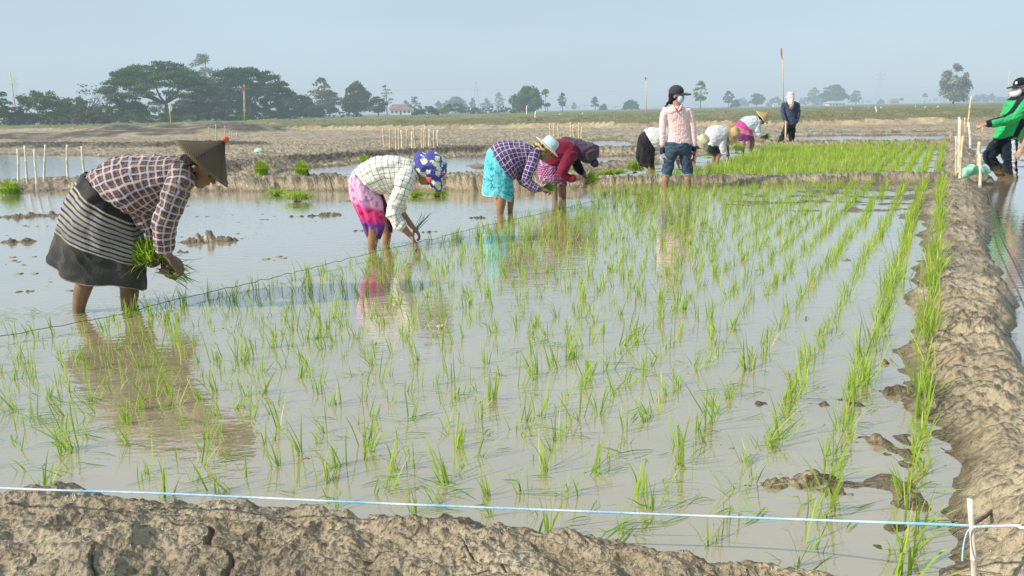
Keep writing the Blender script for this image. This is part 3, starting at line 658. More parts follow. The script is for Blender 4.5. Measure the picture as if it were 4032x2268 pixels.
T(c0, 1250, 1620, 330, 512, 'bush', 'brown', 138, 'tangled brown thicket right of the rain tree trunk', name='bush', cat='bush', tone=.5)
T(c0, 1420, 1800, 420, 508, 'bush', 'olive', 134, 'low dull olive bushes at the foot of the second rain tree', name='bush', cat='bush', tone=.45)
T(c0, 1740, 2010, 270, 495, 'bush', 'dark', 165, 'blue green thicket below the right limbs of the second rain tree', name='bush', cat='bush', tone=.35)
T(c0, 1960, 2240, 292, 485, 'bush', 'olive', 185, 'dull thicket at the right end of the wood', name='bush', cat='bush', tone=.35)
T(c0, 2215, 2400, 188, 478, 'tall', 'pale', 190, 'pale feathery tree with a bare stem standing before grey green trees', tone=.6, dens=.7, bark='bark_pale')
T(c12, -60, 75, 245, 385, 'bush', 'dark', 200, 'dark bush left of the pale feathery tree', name='bush', cat='bush', tone=.4)
T(c12, 60, 300, 190, 380, 'round', 'olive', 215, 'grey green tree right behind the pale feathery tree', tone=.45)
T(c12, 235, 520, 150, 380, 'willow', 'olive', 205, 'broad grey green tree with a drooping crown', tone=.5)
T(c12, 440, 608, 235, 378, 'round', 'dark', 200, 'dark rounded tree leaning beside the sparse layered tree', tone=.45)
T(c12, 530, 640, 145, 330, 'slim', 'pale', 290, 'slender tree with flat sparse tiers of leaves', dens=.8)
T(c12, 685, 760, 262, 335, 'round', 'olive', 480, 'hazy rounded tree behind the red roofed house')
T(c12, 735, 845, 233, 345, 'slim', 'pale', 300, 'thin pale tree right behind the red roofed house', dens=1.2)
T(c12, 782, 938, 298, 368, 'bush', 'dark', 210, 'low dark green bush right of the house', name='bush', cat='bush', tone=.5)
T(c12, 918, 990, 268, 335, 'round', 'olive', 520, 'small hazy tree between the low bush and the hazy grove')
T(c12, 982, 1165, 243, 338, 'bush', 'dark', 560, 'hazy blue grove behind the long green hedge', tone=.4)
T(c12, 980, 1235, 282, 366, 'bush', 'green', 240, 'long green bush left of the hedge', name='bush', cat='bush', tone=.45)
T(c12, 1172, 1224, 247, 325, 'tall', 'olive', 520, 'narrow hazy tree left of the pylon')
T(c12, 1248, 1345, 250, 320, 'round', 'olive', 620, 'faint hazy tree right of the pylon')
T(c12, 1338, 1428, 205, 315, 'round', 'pale', 600, 'tall faint pale tree left of the dense tree')
T(c12, 1225, 1490, 302, 362, 'bush', 'green', 250, 'long low green hedge left of the dense tree', name='hedge', cat='hedge', tone=.4)
T(c12, 1452, 1718, 178, 360, 'willow', 'dark', 235, 'dense dark green tree behind the two planters in the middle', tone=.6, dens=1.3)
T(c12, 1688, 1745, 180, 345, 'palm', 'olive', 300, 'taller toddy palm right of the dense tree', name='palm_tree', cat='palm tree', dens=1.4)
T(c12, 1700, 1760, 285, 352, 'palm', 'dark', 260, 'short toddy palm right of the dense tree', name='palm_tree', cat='palm tree', dens=1.4)
T(c12, 1800, 1875, 207, 330, 'tall', 'olive', 330, 'lone tree with a rounded top right of the palms', tone=.5)
T(c12, 1895, 1942, 280, 326, 'round', 'olive', 700, 'tiny faint tree between the lone tree and the twin clump')
T(c12, 2030, 2110, 238, 326, 'tall', 'olive', 420, 'ragged tree of the twin clump in the middle distance')
T(c12, 2105, 2152, 290, 326, 'bush', 'dark', 420, 'small bush beside the ragged tree')
T(c12, 2272, 2378, 262, 326, 'bush', 'dark', 380, 'rounded blue green tree left of the standing woman in pink', tone=.4)
T(c24, 720, 872, 372, 606, 'tall', 'pale', 290, 'tall pale green tree with a bare trunk right of the woman in pink', s=2.229, tone=.55, bark='bark_pale', dens=1.1)
T(c24, 985, 1100, 460, 600, 'tall', 'olive', 420, 'ragged hazy tree in the middle right distance', s=2.229, tone=.5)
T(c24, 1070, 1140, 545, 600, 'bush', 'olive', 430, 'low hazy bush beside the ragged hazy tree', s=2.229)
T(c24, 1095, 1215, 525, 598, 'bush', 'dark', 800, 'faint far grove behind the bent planters', s=2.229)
T(c24, 1198, 1375, 488, 597, 'round', 'olive', 480, 'broad hazy tree above the planter in the conical straw hat', s=2.229, tone=.45)
T(c24, 1395, 1525, 522, 592, 'bush', 'dark', 750, 'faint low grove left of the person with the staff', s=2.229)
T(c24, 1640, 1860, 515, 590, 'bush', 'dark', 820, 'faint low grove right of the person with the staff', s=2.229)
T(c24, 1725, 1850, 430, 588, 'round', 'pale', 640, 'faint pale bare tree left of the big hazy dome tree', s=2.229, dens=.6)
T(c32, 40, 305, 280, 436, 'round', 'dark', 560, 'big hazy dome shaped tree on the right', s=2.07, tone=.4, dens=1.5)
T(c32, 295, 405, 322, 436, 'round', 'pale', 560, 'hazy thin tree beside the big dome tree', s=2.07, dens=.7)
T(c32, 1010, 1280, 118, 416, 'willow', 'blossom', 240, 'large grey green tree with pale leaves on the right', s=2.07, tone=.6, dens=1.5)
T(c32, 893, 932, 348, 418, 'palm', 'olive', 700, 'faint toddy palm left of the large pale tree', s=2.07, name='palm_tree', cat='palm tree')
T(c32, 1310, 1425, 352, 412, 'bush', 'olive', 760, 'faint grove behind the tall bamboo stake', s=2.07)
T(c32, 1432, 1480, 350, 408, 'round', 'olive', 740, 'faint small tree left of the man in green', s=2.07)
T(c32, 1480, 1600, 378, 408, 'bush', 'olive', 800, 'faint far hedge behind the man in green', s=2.07)
T(c32, 535, 575, 398, 424, 'bush', 'olive', 800, 'tiny faint bush below the ghostly pylon', s=2.07)
T(c32, 705, 735, 385, 424, 'palm', 'olive', 800, 'tiny faint palm on the right horizon', s=2.07, name='palm_tree', cat='palm tree')
# the far line of trees lost in haze: one mass
def far_wood():
    r = random.Random(3); g = np.random.default_rng(4); L = []
    x = -1300
    while x < 1500:
        Y = 1000+150*math.sin(x*.01)+r.uniform(-60, 60); hgt_ = r.uniform(3, 9)*(1.6 if r.random() < .15 else 1)*(1 if x < 200 else .75); w_ = r.uniform(12, 34)
        if r.random() < .8: L.append((x, Y, hgt_*.5, w_, w_*.5, hgt_*.62, .4+r.gauss(0, .1), 1.2))
        x += r.uniform(8, 26)
    o = leaves(r, L, 2.2, 1.3, 'far_wood', FM['dark'], None); tag(o, 'far hazy line of woods along the horizon', 'woods', kind='stuff')
far_wood()
# ---- buildings
def paint(name, col, rough=.7, var=.06, haze=HL, scale=1.5): return simple(name, col, rough, var, scale, haze=haze)
M['wallw'] = paint('white_wall', (.72, .70, .66)); M['roofr'] = paint('red_roof', (.30, .15, .12), .6, .15); M['roofg'] = paint('grey_roof', (.45, .42, .38)); M['darkop'] = paint('dark_opening', (.05, .05, .05)); M['brick'] = paint('brick_wall', (.42, .24, .17))
def house(cr, x0, x1, top, base, s, dist, label, wall, roof, nwin=4, rz=.1):
    p = cr((x0+x1)/2, base); t = cr((x0+x1)/2, top); b = at(p[0], p[1], dist); zb = .3; Hh = at(t[0], t[1], dist).z-zb; Wd = (x1-x0)/s/F*dist; b.z = zb
    root = empty('house', b, label, 'house'); hw = Hh*.55; dp = Wd*.6
    MB().box((b.x, b.y, zb+hw/2), (Wd*.92, dp, hw)).build('wall', M[wall], root)
    m = MB(); V = m.V; z0, z1 = zb+hw+.02, zb+Hh
    V += [(b.x-Wd*.55, b.y-dp*.62, z0), (b.x+Wd*.55, b.y-dp*.62, z0), (b.x+Wd*.55, b.y+dp*.62, z0), (b.x-Wd*.55, b.y+dp*.62, z0), (b.x-Wd*.38, b.y, z1), (b.x+Wd*.38, b.y, z1)]
    m.F += [(0, 1, 5, 4), (2, 3, 4, 5), (0, 4, 3), (1, 2, 5), (0, 3, 2, 1)]; m.build('roof', M[roof], root)
    for i in range(nwin):
        x = b.x+Wd*.92*((i+.5)/nwin-.5)
        if i == nwin//2: MB().box((x, b.y-dp/2-.03, zb+hw*.42), (Wd*.07, .06, hw*.8)).build('door', M['darkop'], root)
        else: MB().box((x, b.y-dp/2-.03, zb+hw*.55), (Wd*.09, .06, hw*.4)).build('window', M['darkop'], root)
house(c12, 612, 768, 290, 352, 1.811, 300, 'white walled house with a dull red roof among the trees', 'wallw', 'roofr', 5)
house(c12, 925, 985, 333, 362, 1.811, 330, 'low white hut right of the low dark bush', 'wallw', 'roofg', 3)
house(c24, 1905, 2050, 552, 586, 2.229, 480, 'long pale shed under the big hazy dome tree', 'wallw', 'roofg', 5)
house(c32, 628, 692, 390, 424, 2.07, 700, 'faint reddish house on the right horizon', 'brick', 'roofr', 3)
house(c24, 1435, 1475, 570, 592, 2.229, 520, 'tiny white hut below the faint grove', 'wallw', 'roofg', 2)
# ---- pylons and the wire
def steel(name, haze): return simple(name, (.34, .36, .38), .6, .05, 1, haze=haze)
M['steel'] = steel('galvanised_steel', HL)
def pylon(cr, x, top, base, dist, label, wpx, arms, s):
    p = cr(x, base); t = cr(x, top); b = at(p[0], p[1], dist); Hh = at(t[0], t[1], dist).z; root = empty('pylon', (b.x, b.y, .2), label, 'pylon')
    wb = Hh*.13; m = MB(); rr = .0035*Hh
    w_at = lambda k: wb*(1-k)**1.3+.018*Hh
    for sx in (-1, 1):
        for sy in (-1, 1): m.tube([(b.x+sx*w_at(k/8), b.y+sy*w_at(k/8), .2+Hh*k/8) for k in range(9)], rr, 4)
    for i in range(8):
        k0, k1 = i/8, (i+1)/8
        for sy in (-1, 1):
            m.tube([(b.x-w_at(k0), b.y+sy*w_at(k0), .2+Hh*k0), (b.x+w_at(k1), b.y+sy*w_at(k1), .2+Hh*k1)], rr*.6, 3)
            m.tube([(b.x+w_at(k0), b.y+sy*w_at(k0), .2+Hh*k0), (b.x-w_at(k1), b.y+sy*w_at(k1), .2+Hh*k1)], rr*.6, 3)
    m.build('lattice_tower', M['steel'], root)
    for k, ww in arms:
        hw = wpx/s/F*dist/2*ww; a = MB(); z = .2+Hh*k
        a.tube([(b.x-hw, b.y, z), (b.x+hw, b.y, z)], rr, 4); a.tube([(b.x-hw, b.y, z), (b.x, b.y, z+.05*Hh), (b.x+hw, b.y, z)], rr*.8, 4); a.build('cross_arm', M['steel'], root)
    return b, Hh
pylon(c12, 1225, 128, 318, 520, 'grey steel pylon with wide cross arms in the centre distance', 72, [(.72, 1)], 1.811)
pylon(c0, 145, 200, 480, 900, 'ghostly pylon above the thicket near the left edge', 80, [(.88, 1), (.99, .75)], 1.811)
pylon(c32, 530, 170, 425, 1100, 'ghostly tall pylon on the right horizon', 95, [(.9, 1), (.75, .8)], 2.07)
def wire(p0, p1, dist0, dist1, sag, label):
    a = at(*p0, dist0); b = at(*p1, dist1); m = MB(); pts = [a.lerp(b, i/30)-Vector((0, 0, sag*4*(i/30)*(1-i/30))) for i in range(31)]
    m.tube(pts, .05, 3); tag(m.build('power_line', M['steel'], None, a), label, 'power line')
wire(c12(1258, 180), c32(1500, 270), 520, 620, 4, 'thin power line running right from the centre pylon')
wire(c12(1190, 180), c0(700, 215), 520, 560, 3, 'thin power line running left from the centre pylon')
# ---- grass tufts over the bunded fields
M['tuft'] = leaf_mat('dry_grass', (.09, .085, .035), (.16, .155, .06), (.36, .28, .17), HL)
def field_grass():
    r = random.Random(5); V = []; Fc = []; C = []
    g = np.random.default_rng(2); n = 8000
    px = g.uniform(-80, 2650, n); Yd = 1/g.uniform(1/200., 1/41., n)
    A = np.stack([px, Yd], 1); X = (px*1.5652-2016)/F*Yd; _, m = height(X[None], Yd[None].astype(float)); z = _[0]; gk = m['g'][0]
    clump = n2(X*.12, Yd*.22)
    for i in range(n):
        if gk[i] < .6 or clump[i] < -.25: continue
        hh = r.uniform(.03, .11)*(1+.8*(clump[i] > .3)); yel = r.random()**2; tone = min(1, max(0, .4+clump[i]+r.gauss(0, .2)))
        for k in range(3):
            a = r.uniform(0, 3.14); w = hh*r.uniform(.3, .7)*Yd[i]/60; cx, cy = X[i]+r.gauss(0, .2), Yd[i]+r.gauss(0, .2); b = len(V); dx, dy = math.cos(a)*w*.5, math.sin(a)*w*.5
            V += [(cx-dx*.6, cy-dy*.6, z[i]-.02), (cx+dx*.6, cy+dy*.6, z[i]-.02), (cx+dx, cy+dy, z[i]+hh), (cx-dx*.2, cy-dy, z[i]+hh*r.uniform(.5, 1))]; C += [(tone, yel*.6, 0)]*4; Fc.append((b, b+1, b+2, b+3))
    me = mesh_np('field_grass', V, np.array(Fc)); setcol(me, C); tag(link('field_grass', me, M['tuft']), 'dry and green grass growing over the far bunded fields', 'grass', kind='stuff')
field_grass()
# ================================================================== people
def catmull(R, k):
    R = np.array(R, float); n = len(R); out = []
    for i in range(n-1):
        p0, p1, p2, p3 = R[max(i-1, 0)], R[i], R[i+1], R[min(i+2, n-1)]
        for j in range(k):
            t = j/k; out.append(.5*((2*p1)+(p2-p0)*t+(2*p0-5*p1+4*p2-p3)*t*t+(3*p1-p0-3*p2+p3)*t**3))
    out.append(R[-1]); return np.array(out)
YH = np.array([0, 1., 0])
class Fig:
    def __init__(s, cr, sc, Y, name, label, base, group=None, cat='person'):
        s.cr, s.s, s.Y = cr, sc, Y; b = s.pt(*base); b.z = max(0, b.z) if b.z > 0 else 0
        s.core = True; s.root = empty(name, b, label, cat, group)
    def pt(s, x, y, dy=0): return at(*s.cr(x, y), s.Y+dy)
    def m(s, px): return px/s.s/F*s.Y
    def chain(s, pts, pid=0, n=20, k=4, caps=(1, 1), uo=0, vo=0):
        """centre line with radii: (x, y, r_px, dY=0, depth factor=1)"""
        R = []
        dy = 0
        for i, p in enumerate(pts):
            if len(p) > 3: dy = p[3]
            f = p[4] if len(p) > 4 else 1.0
            if pid == 1 and s.core and i < len(pts)-3: p = (p[0], p[1], p[2]*.72); f = .62
            if pid == 7 and i < 2: p = (p[0], p[1], p[2]*(.6, .78)[i])
            if pid == 8 and i == 0: p = (p[0], p[1], p[2]*.5)
            q = s.pt(p[0], p[1], dy); R.append((q.x, q.y, q.z, s.m(p[2]), s.m(p[2])*f))
        return tube3(catmull(R, k), pid, n, caps, uo, vo)
    def sil(s, pts, pid=0, n=48, k=4, caps=(1, 1), sq=0.0):
        """silhouette pairs: (Lx, Ly, Rx, Ry, depth factor, dY=0)"""
        R = []; dy = 0
        for p in pts:
            if len(p) > 5: dy = p[5]
            L = s.pt(p[0], p[1], dy); Q = s.pt(p[2], p[3], dy); a = (Q-L)/2; c = (Q+L)/2; R.append((*c, *a, p[4]*a.length))
        R = catmull(R, k); C = R[:, :3]; A = R[:, 3:6]; B = R[:, 6:7]*YH[None]
        return loft(C, A, B, pid, n, caps, sq=sq)
def loft(C, A, B, pid, n, caps, sq=0.0, uo=0, vo=0):
    C = list(C); A = list(A); B = list(B)
    vl = [0.0]
    for i in range(1, len(C)): vl.append(vl[-1]+float(np.linalg.norm(C[i]-C[i-1])))
    vf = [v/max(vl[-1], 1e-6) for v in vl]
    def capr(i, j, sgn, cf):
        t = C[i]-C[j]; t = t/max(np.linalg.norm(t), 1e-9); nn = np.cross(A[i], B[i]); nn = nn/max(np.linalg.norm(nn), 1e-9)
        if np.dot(nn, t) < 0: nn = -nn
        r = min(np.linalg.norm(A[i]), np.linalg.norm(B[i]))*cf; o = []
        for q in (.45, .75, .93, 1.0):
            h = math.sqrt(max(0, 1-q*q)) if q < 1 else .02; o.append((C[i]+nn*r*q, A[i]*h, B[i]*h))
        return o
    if caps[1] is not None:
        o = capr(-1, -2, 1, caps[1]); o and [(C.append(c), A.append(a), B.append(b), vl.append(vl[-1]), vf.append(1.0)) for c, a, b in o]
    if caps[0] is not None:
        o = capr(0, 1, -1, caps[0]); o.reverse(); C = [x[0] for x in o[:]]+C; A = [x[1] for x in o]+A; B = [x[2] for x in o]+B; vl = [0.0]*4+vl; vf = [0.0]*4+vf
    C = np.array(C); A = np.array(A); B = np.array(B); m = len(C)
    th = np.pi/2+2*np.pi*np.arange(n+1)/n; ct, st = np.cos(th), np.sin(th)
    if sq: ct = np.sign(ct)*np.abs(ct)**(1-sq); st = np.sign(st)*np.abs(st)**(1-sq)
    V = C[:, None]+A[:, None]*ct[None, :, None]+B[:, None]*st[None, :, None]
    rad = np.mean(np.linalg.norm(A, axis=1)+np.linalg.norm(B, axis=1))/2*1.15
    U = np.stack([np.broadcast_to(uo+(th-np.pi/2)[None]*rad, (m, n+1)), np.broadcast_to(vo+np.array(vl)[:, None], (m, n+1)), np.full((m, n+1), float(pid)),
                  np.broadcast_to(((th-np.pi/2)/(2*np.pi))[None], (m, n+1)), np.broadcast_to(np.array(vf)[:, None], (m, n+1))], -1)
    idx = np.arange(m*(n+1)).reshape(m, n+1); q = np.stack([idx[:-1, :-1], idx[:-1, 1:], idx[1:, 1:], idx[1:, :-1]], -1).reshape(-1, 4)
    return dict(V=V.reshape(-1, 3), F=q, U=U.reshape(-1, 5), shape=(m, n+1))
def tube3(R, pid=0, n=16, caps=(1, 1), uo=0, vo=0):
    C = R[:, :3]; T_ = np.gradient(C, axis=0); T_ /= np.maximum(np.linalg.norm(T_, axis=1), 1e-9)[:, None]
    a = np.cross(T_, YH[None]); ln = np.linalg.norm(a, axis=1)
    for i in range(len(a)):
        if ln[i] < .25: a[i] = np.cross(T_[i], [1, 0, .3]) if i == 0 else a[i-1]-T_[i]*np.dot(a[i-1], T_[i])
    a /= np.maximum(np.linalg.norm(a, axis=1), 1e-9)[:, None]
    for i in range(1, len(a)):
        if np.dot(a[i], a[i-1]) < 0: a[i] = -a[i]
    b = np.cross(a, T_)
    return loft(C, a*R[:, 3:4], b*R[:, 4:5], pid, n, caps, uo=uo, vo=vo)
def ell(c, ax, pid=0, n=18):
    """ellipsoid with three axis vectors"""
    c = np.array(c, float); ax = [np.array(a, float) for a in ax]; t = np.linspace(-1, 1, 11)*.999; t = np.sin(t*np.pi/2)
    C = np.array([c+ax[0]*k for k in t]); h = np.sqrt(1-t*t)[:, None]
    return loft(C, ax[1][None]*h, ax[2][None]*h, pid, n, (0.001, 0.001))
def capsule(p, q, r0, r1, pid=0, n=10):
    p = np.array(p, float); q = np.array(q, float); return tube3(np.array([(*(p+(q-p)*t), r0+(r1-r0)*t, r0+(r1-r0)*t) for t in (0, .5, 1)]), pid, n)
def fuse(prims, voxel, smooth=4, fac=.5):
    """all shapes grown together into one closed skin; returns mesh + the (u, v, id, turn, along) of every vertex"""
    V = []; Fq = []; U = []; o = 0
    for p in prims: V.append(p['V']); Fq.append(p['F']+o); U.append(p['U']); o += len(p['V'])
    V = np.concatenate(V); Fq = np.concatenate(Fq); U = np.concatenate(U)
    me = mesh_np('tmp', V, Fq); bm = bmesh.new(); bm.from_mesh(me); bmesh.ops.remove_doubles(bm, verts=bm.verts, dist=1e-5)
    bmesh.ops.dissolve_degenerate(bm, dist=1e-6, edges=bm.edges); bmesh.ops.recalc_face_normals(bm, faces=bm.faces); bmesh.ops.holes_fill(bm, edges=bm.edges, sides=0); bm.to_mesh(me); bm.free()
    ob = bpy.data.objects.new('tmp', me); COL.objects.link(ob)
    m = ob.modifiers.new('r', 'REMESH'); m.mode = 'VOXEL'; m.voxel_size = voxel; m.adaptivity = 0
    m = ob.modifiers.new('s', 'SMOOTH'); m.iterations = smooth; m.factor = fac
    dg = bpy.context.evaluated_depsgraph_get(); ev = ob.evaluated_get(dg); out = bpy.data.meshes.new_from_object(ev); bpy.data.objects.remove(ob); bpy.data.meshes.remove(me)
    tri = np.concatenate([Fq[:, [0, 1, 2]], Fq[:, [0, 2, 3]]]); bv = BVHTree.FromPolygons([tuple(v) for v in V.tolist()], [tuple(t) for t in tri.tolist()])
    co = getco(out); UU = np.zeros((len(co), 5)); ti = np.zeros(len(co), int); pp = np.zeros((len(co), 3))
    for i, c in enumerate(co):
        loc, nr, fi, d = bv.find_nearest(Vector(c))
        ti[i] = fi if fi is not None else 0; pp[i] = loc if loc is not None else c
    t = tri[ti]; a, b, c = V[t[:, 0]], V[t[:, 1]], V[t[:, 2]]
    v0, v1, v2 = b-a, c-a, pp-a; d00 = (v0*v0).sum(1); d01 = (v0*v1).sum(1); d11 = (v1*v1).sum(1); d20 = (v2*v0).sum(1); d21 = (v2*v1).sum(1)
    den = d00*d11-d01*d01; den = np.where(np.abs(den) < 1e-16, 1e-16, den); w1 = np.clip((d11*d20-d01*d21)/den, 0, 1); w2 = np.clip((d00*d21-d01*d20)/den, 0, 1); w0 = np.clip(1-w1-w2, 0, 1)
    UU = U[t[:, 0]]*w0[:, None]+U[t[:, 1]]*w1[:, None]+U[t[:, 2]]*w2[:, None]; UU[:, 2] = np.round(UU[:, 2])
    out.polygons.foreach_set('use_smooth', np.ones(len(out.polygons), dtype=bool)); return out, UU
def vnormals(me):
    N = np.empty(len(me.vertices)*3, np.float32); me.vertices.foreach_get('normal', N); return N.reshape(-1, 3)
def wrinkle(me, U, amp=.006, sc=9.0, seed=0):
    V = getco(me); N = vnormals(me); x, y, z = V[:, 0]*sc+seed, V[:, 1]*sc, V[:, 2]*sc
    w1 = n3(x, y, z); r = 1-np.abs(n3(x*.9+w1*.8+7, y*.9, z*1.6+w1*.5))*2.4; r2 = 1-np.abs(n3(x*2.3+z*.8, y*2.3, z*2.1-x*.9))*2.4
    r3 = 1-np.abs(n3(x*1.5+y, y*1.5, z*3.2+w1))*3.2; d = amp*(1.0*w1+1.0*np.clip(r, -1, 1)+.45*np.clip(r2, -1, 1)+.45*np.clip(r3, -1, 1)); V = V+N*d[:, None]
    me.vertices.foreach_set('co', V.astype(np.float32).ravel()); me.update(); return d/amp
def cloth_obj(name, prims, voxel, mat, parent, amp=.006, sc=9., colf=None, seed=0, smooth=4):
    me, U = fuse(prims, voxel, smooth); wr = wrinkle(me, U, amp, sc, seed) if amp else 0
    setvec(me, U[:, :3])
    V = getco(me)
    C = colf(U, V) if colf else np.ones((len(U), 3))
    setcol(me, C); return link(name, me, mat, parent)
def skirt_obj(name, fig, rings, mat, parent, colf, fold=.012, nf=9, n=180, k=16, seed=0, flare=1.0, solid=.006):
    R = fig.sil(rings, 0, n, k, (None, None)); m, nn = R['shape']; V = R['V'].reshape(m, nn, 3); U = R['U'].reshape(m, nn, 5)
    C = V[:, :-1].mean(1)[:, None]; D = V-C; L = np.linalg.norm(D, axis=2, keepdims=True); D = D/L
    th = U[..., 3]*2*np.pi; vf = U[..., 4]; g = .25+.75*vf**1.4
    ph = seed; f = np.sin(nf*th+1.3*np.sin(2*th+ph)+ph)*.5+np.sin((nf*1.7//1)*th+2*vf+ph*2)*.3
    ang = np.stack([np.cos(th)*2.2+ph, np.sin(th)*2.2, vf*3.5], -1); f2 = n3(ang[..., 0]*1.4, ang[..., 1]*1.4, ang[..., 2]); f3 = 1-np.abs(n3(ang[..., 0]*1.1+5, ang[..., 1]*1.1, ang[..., 2]*1.5+vf*2))*2.4
    d = fold*(f*g+.8*f2+.5*f3*.8); V = V+D*d[..., None]; V[:, -1] = V[:, 0]
    # uneven hem
    V[..., 2] += (fold*1.2*np.sin(3*th+ph)*vf**6)
    V = V.reshape(-1, 3); Uf = U.reshape(-1, 5); me = mesh_np(name, V, R['F']); setvec(me, Uf[:, :3]); setcol(me, colf(Uf, V))
    bm = bmesh.new(); bm.from_mesh(me); bmesh.ops.remove_doubles(bm, verts=bm.verts, dist=1e-6); bmesh.ops.recalc_face_normals(bm, faces=bm.faces); bm.to_mesh(me); bm.free()
    me.polygons.foreach_set('use_smooth', np.ones(len(me.polygons), dtype=bool))
    o = link(name, me, mat, parent); sm = o.modifiers.new('thick', 'SOLIDIFY'); sm.thickness = solid; sm.offset = -1; return o
def hand(w_, D, N, size=1.0, curl=.5, flip=1, pid=9, curls=None, spread=.10):
    """wrist point, finger direction, palm normal"""
    D = np.array(D, float); D /= np.linalg.norm(D); N = np.array(N, float); N -= D*np.dot(N, D); N /= np.linalg.norm(N); Sd = np.cross(D, N)*flip; w_ = np.array(w_, float); z = size
    P = [tube3(np.array([(*(w_-D*.02*z), .026*z, .020*z), (*(w_+D*.02*z), .028*z, .019*z), (*(w_+D*.055*z), .038*z, .016*z), (*(w_+D*.085*z), .040*z, .014*z)]), pid, 12)]
    # palm made wide across the knuckles
    P = [ell(w_+D*.045*z, (D*.052*z, Sd*.038*z, N*.015*z), pid)]
    P.append(capsule(w_-D*.03*z, w_+D*.02*z, .022*z, .022*z, pid))
    for i, (off, ln) in enumerate(((-.028, .070), (-.010, .078), (.009, .072), (.027, .056))):
        p = w_+D*(.085-.006*abs(i-1))*z+Sd*(-off)*z; c = curl if curls is None else curls[i]; a = .15+.25*c; d = D*math.cos(a)+N*math.sin(a)+Sd*(-off)*spread*20*.35*(1-c)
        d /= np.linalg.norm(d); r = .0088*z*(1-.12*(i == 3))
        for sgm, (f, ca) in enumerate(((.45, 1.0), (.32, 1.15), (.25, .8))):
            q = p+d*ln*f*z; P.append(capsule(p, q, r, r*.93, pid, 8)); p = q; r *= .92; a += c*ca; d = D*math.cos(a)+N*math.sin(a)+Sd*(-off)*spread*7*(1-c); d /= np.linalg.norm(d)
    p = w_+D*.022*z+Sd*.026*z; d = D*.62+Sd*.62+N*.35; d /= np.linalg.norm(d); r = .011*z
    for f in (.038, .030, .026):
        q = p+d*f*z; P.append(capsule(p, q, r, r*.93, pid, 8)); p = q; r *= .9; d = d*.8+D*.35+N*.35*curl; d /= np.linalg.norm(d)
    return P
def head(fig, c, up, fwd, fy=0., hs=1., dy=0., uy=0.):
    """c in px; up and fwd are directions in the picture (x right, y down) with depth parts uy, fy"""
    C = np.array(fig.pt(c[0], c[1], dy)); u = np.array([up[0], uy, -up[1]], float); u /= np.linalg.norm(u); f = np.array([fwd[0], fy, -fwd[1]], float); f -= u*np.dot(u, f); f /= np.linalg.norm(f); sd = np.cross(f, u)
    z = hs; P = [ell(C+u*.025*z-f*.008*z, (u*.092*z, f*.096*z, sd*.076*z), 20), ell(C-u*.035*z+f*.028*z, (u*.078*z, f*.062*z, sd*.058*z), 20), ell(C-u*.085*z+f*.050*z, (u*.026*z, f*.030*z, sd*.032*z), 20),
         capsule(C+u*.012*z+f*.085*z, C-u*.022*z+f*.107*z, .008*z, .0135*z, 21), ell(C-u*.052*z+f*.086*z, (u*.010*z, f*.010*z, sd*.024*z), 22)]
    for s_ in (-1, 1):
        P.append(ell(C-u*.012*z+sd*s_*.078*z-f*.008*z, (u*.031*z, f*.018*z, sd*.008*z), 23)); P.append(ell(C+u*.006*z+sd*s_*.032*z+f*.080*z, (u*.009*z, f*.010*z, sd*.014*z), 24))
        P.append(ell(C+u*.030*z+sd*s_*.032*z+f*.082*z, (u*.006*z, f*.008*z, sd*.020*z), 25))
    return P, dict(c=C, u=u, f=f, s=sd)
def revolve(name, C, axis, prof, mat, parent, n=64, wob=0.0, colf=None, seed=0, close=False):
    ax = np.array(axis, float); ax /= np.linalg.norm(ax); a = np.cross(ax, [0, 1, 0]); a /= np.linalg.norm(a); b = np.cross(ax, a); C = np.array(C, float)
    th = 2*np.pi*np.arange(n)/n; V = []; uv = []
    for i, (r, h) in enumerate(prof):
        rr = r*(1+wob*(np.sin(3*th+seed)+.6*np.sin(5*th+2*seed))); hh = h+wob*.35*r*np.sin(2*th+seed)
        V.append(C+a*(rr*np.cos(th))[:, None]+b*(rr*np.sin(th))[:, None]+ax*np.broadcast_to(hh, th.shape)[:, None]); uv.append(np.stack([th/(2*np.pi), np.full(n, i/(len(prof)-1)), th*0], 1))
    V = np.concatenate(V); uv = np.concatenate(uv); Fq = []
    for i in range(len(prof)-1):
        for k in range(n): Fq.append((i*n+k, i*n+(k+1) % n, (i+1)*n+(k+1) % n, (i+1)*n+k))
    me = mesh_np(name, V, np.array(Fq)); setvec(me, uv); setcol(me, colf(uv) if colf else np.ones((len(V), 3))); o = link(name, me, mat, parent)
    sm = o.modifiers.new('thick', 'SOLIDIFY'); sm.thickness = .004; sm.offset = 0; return o
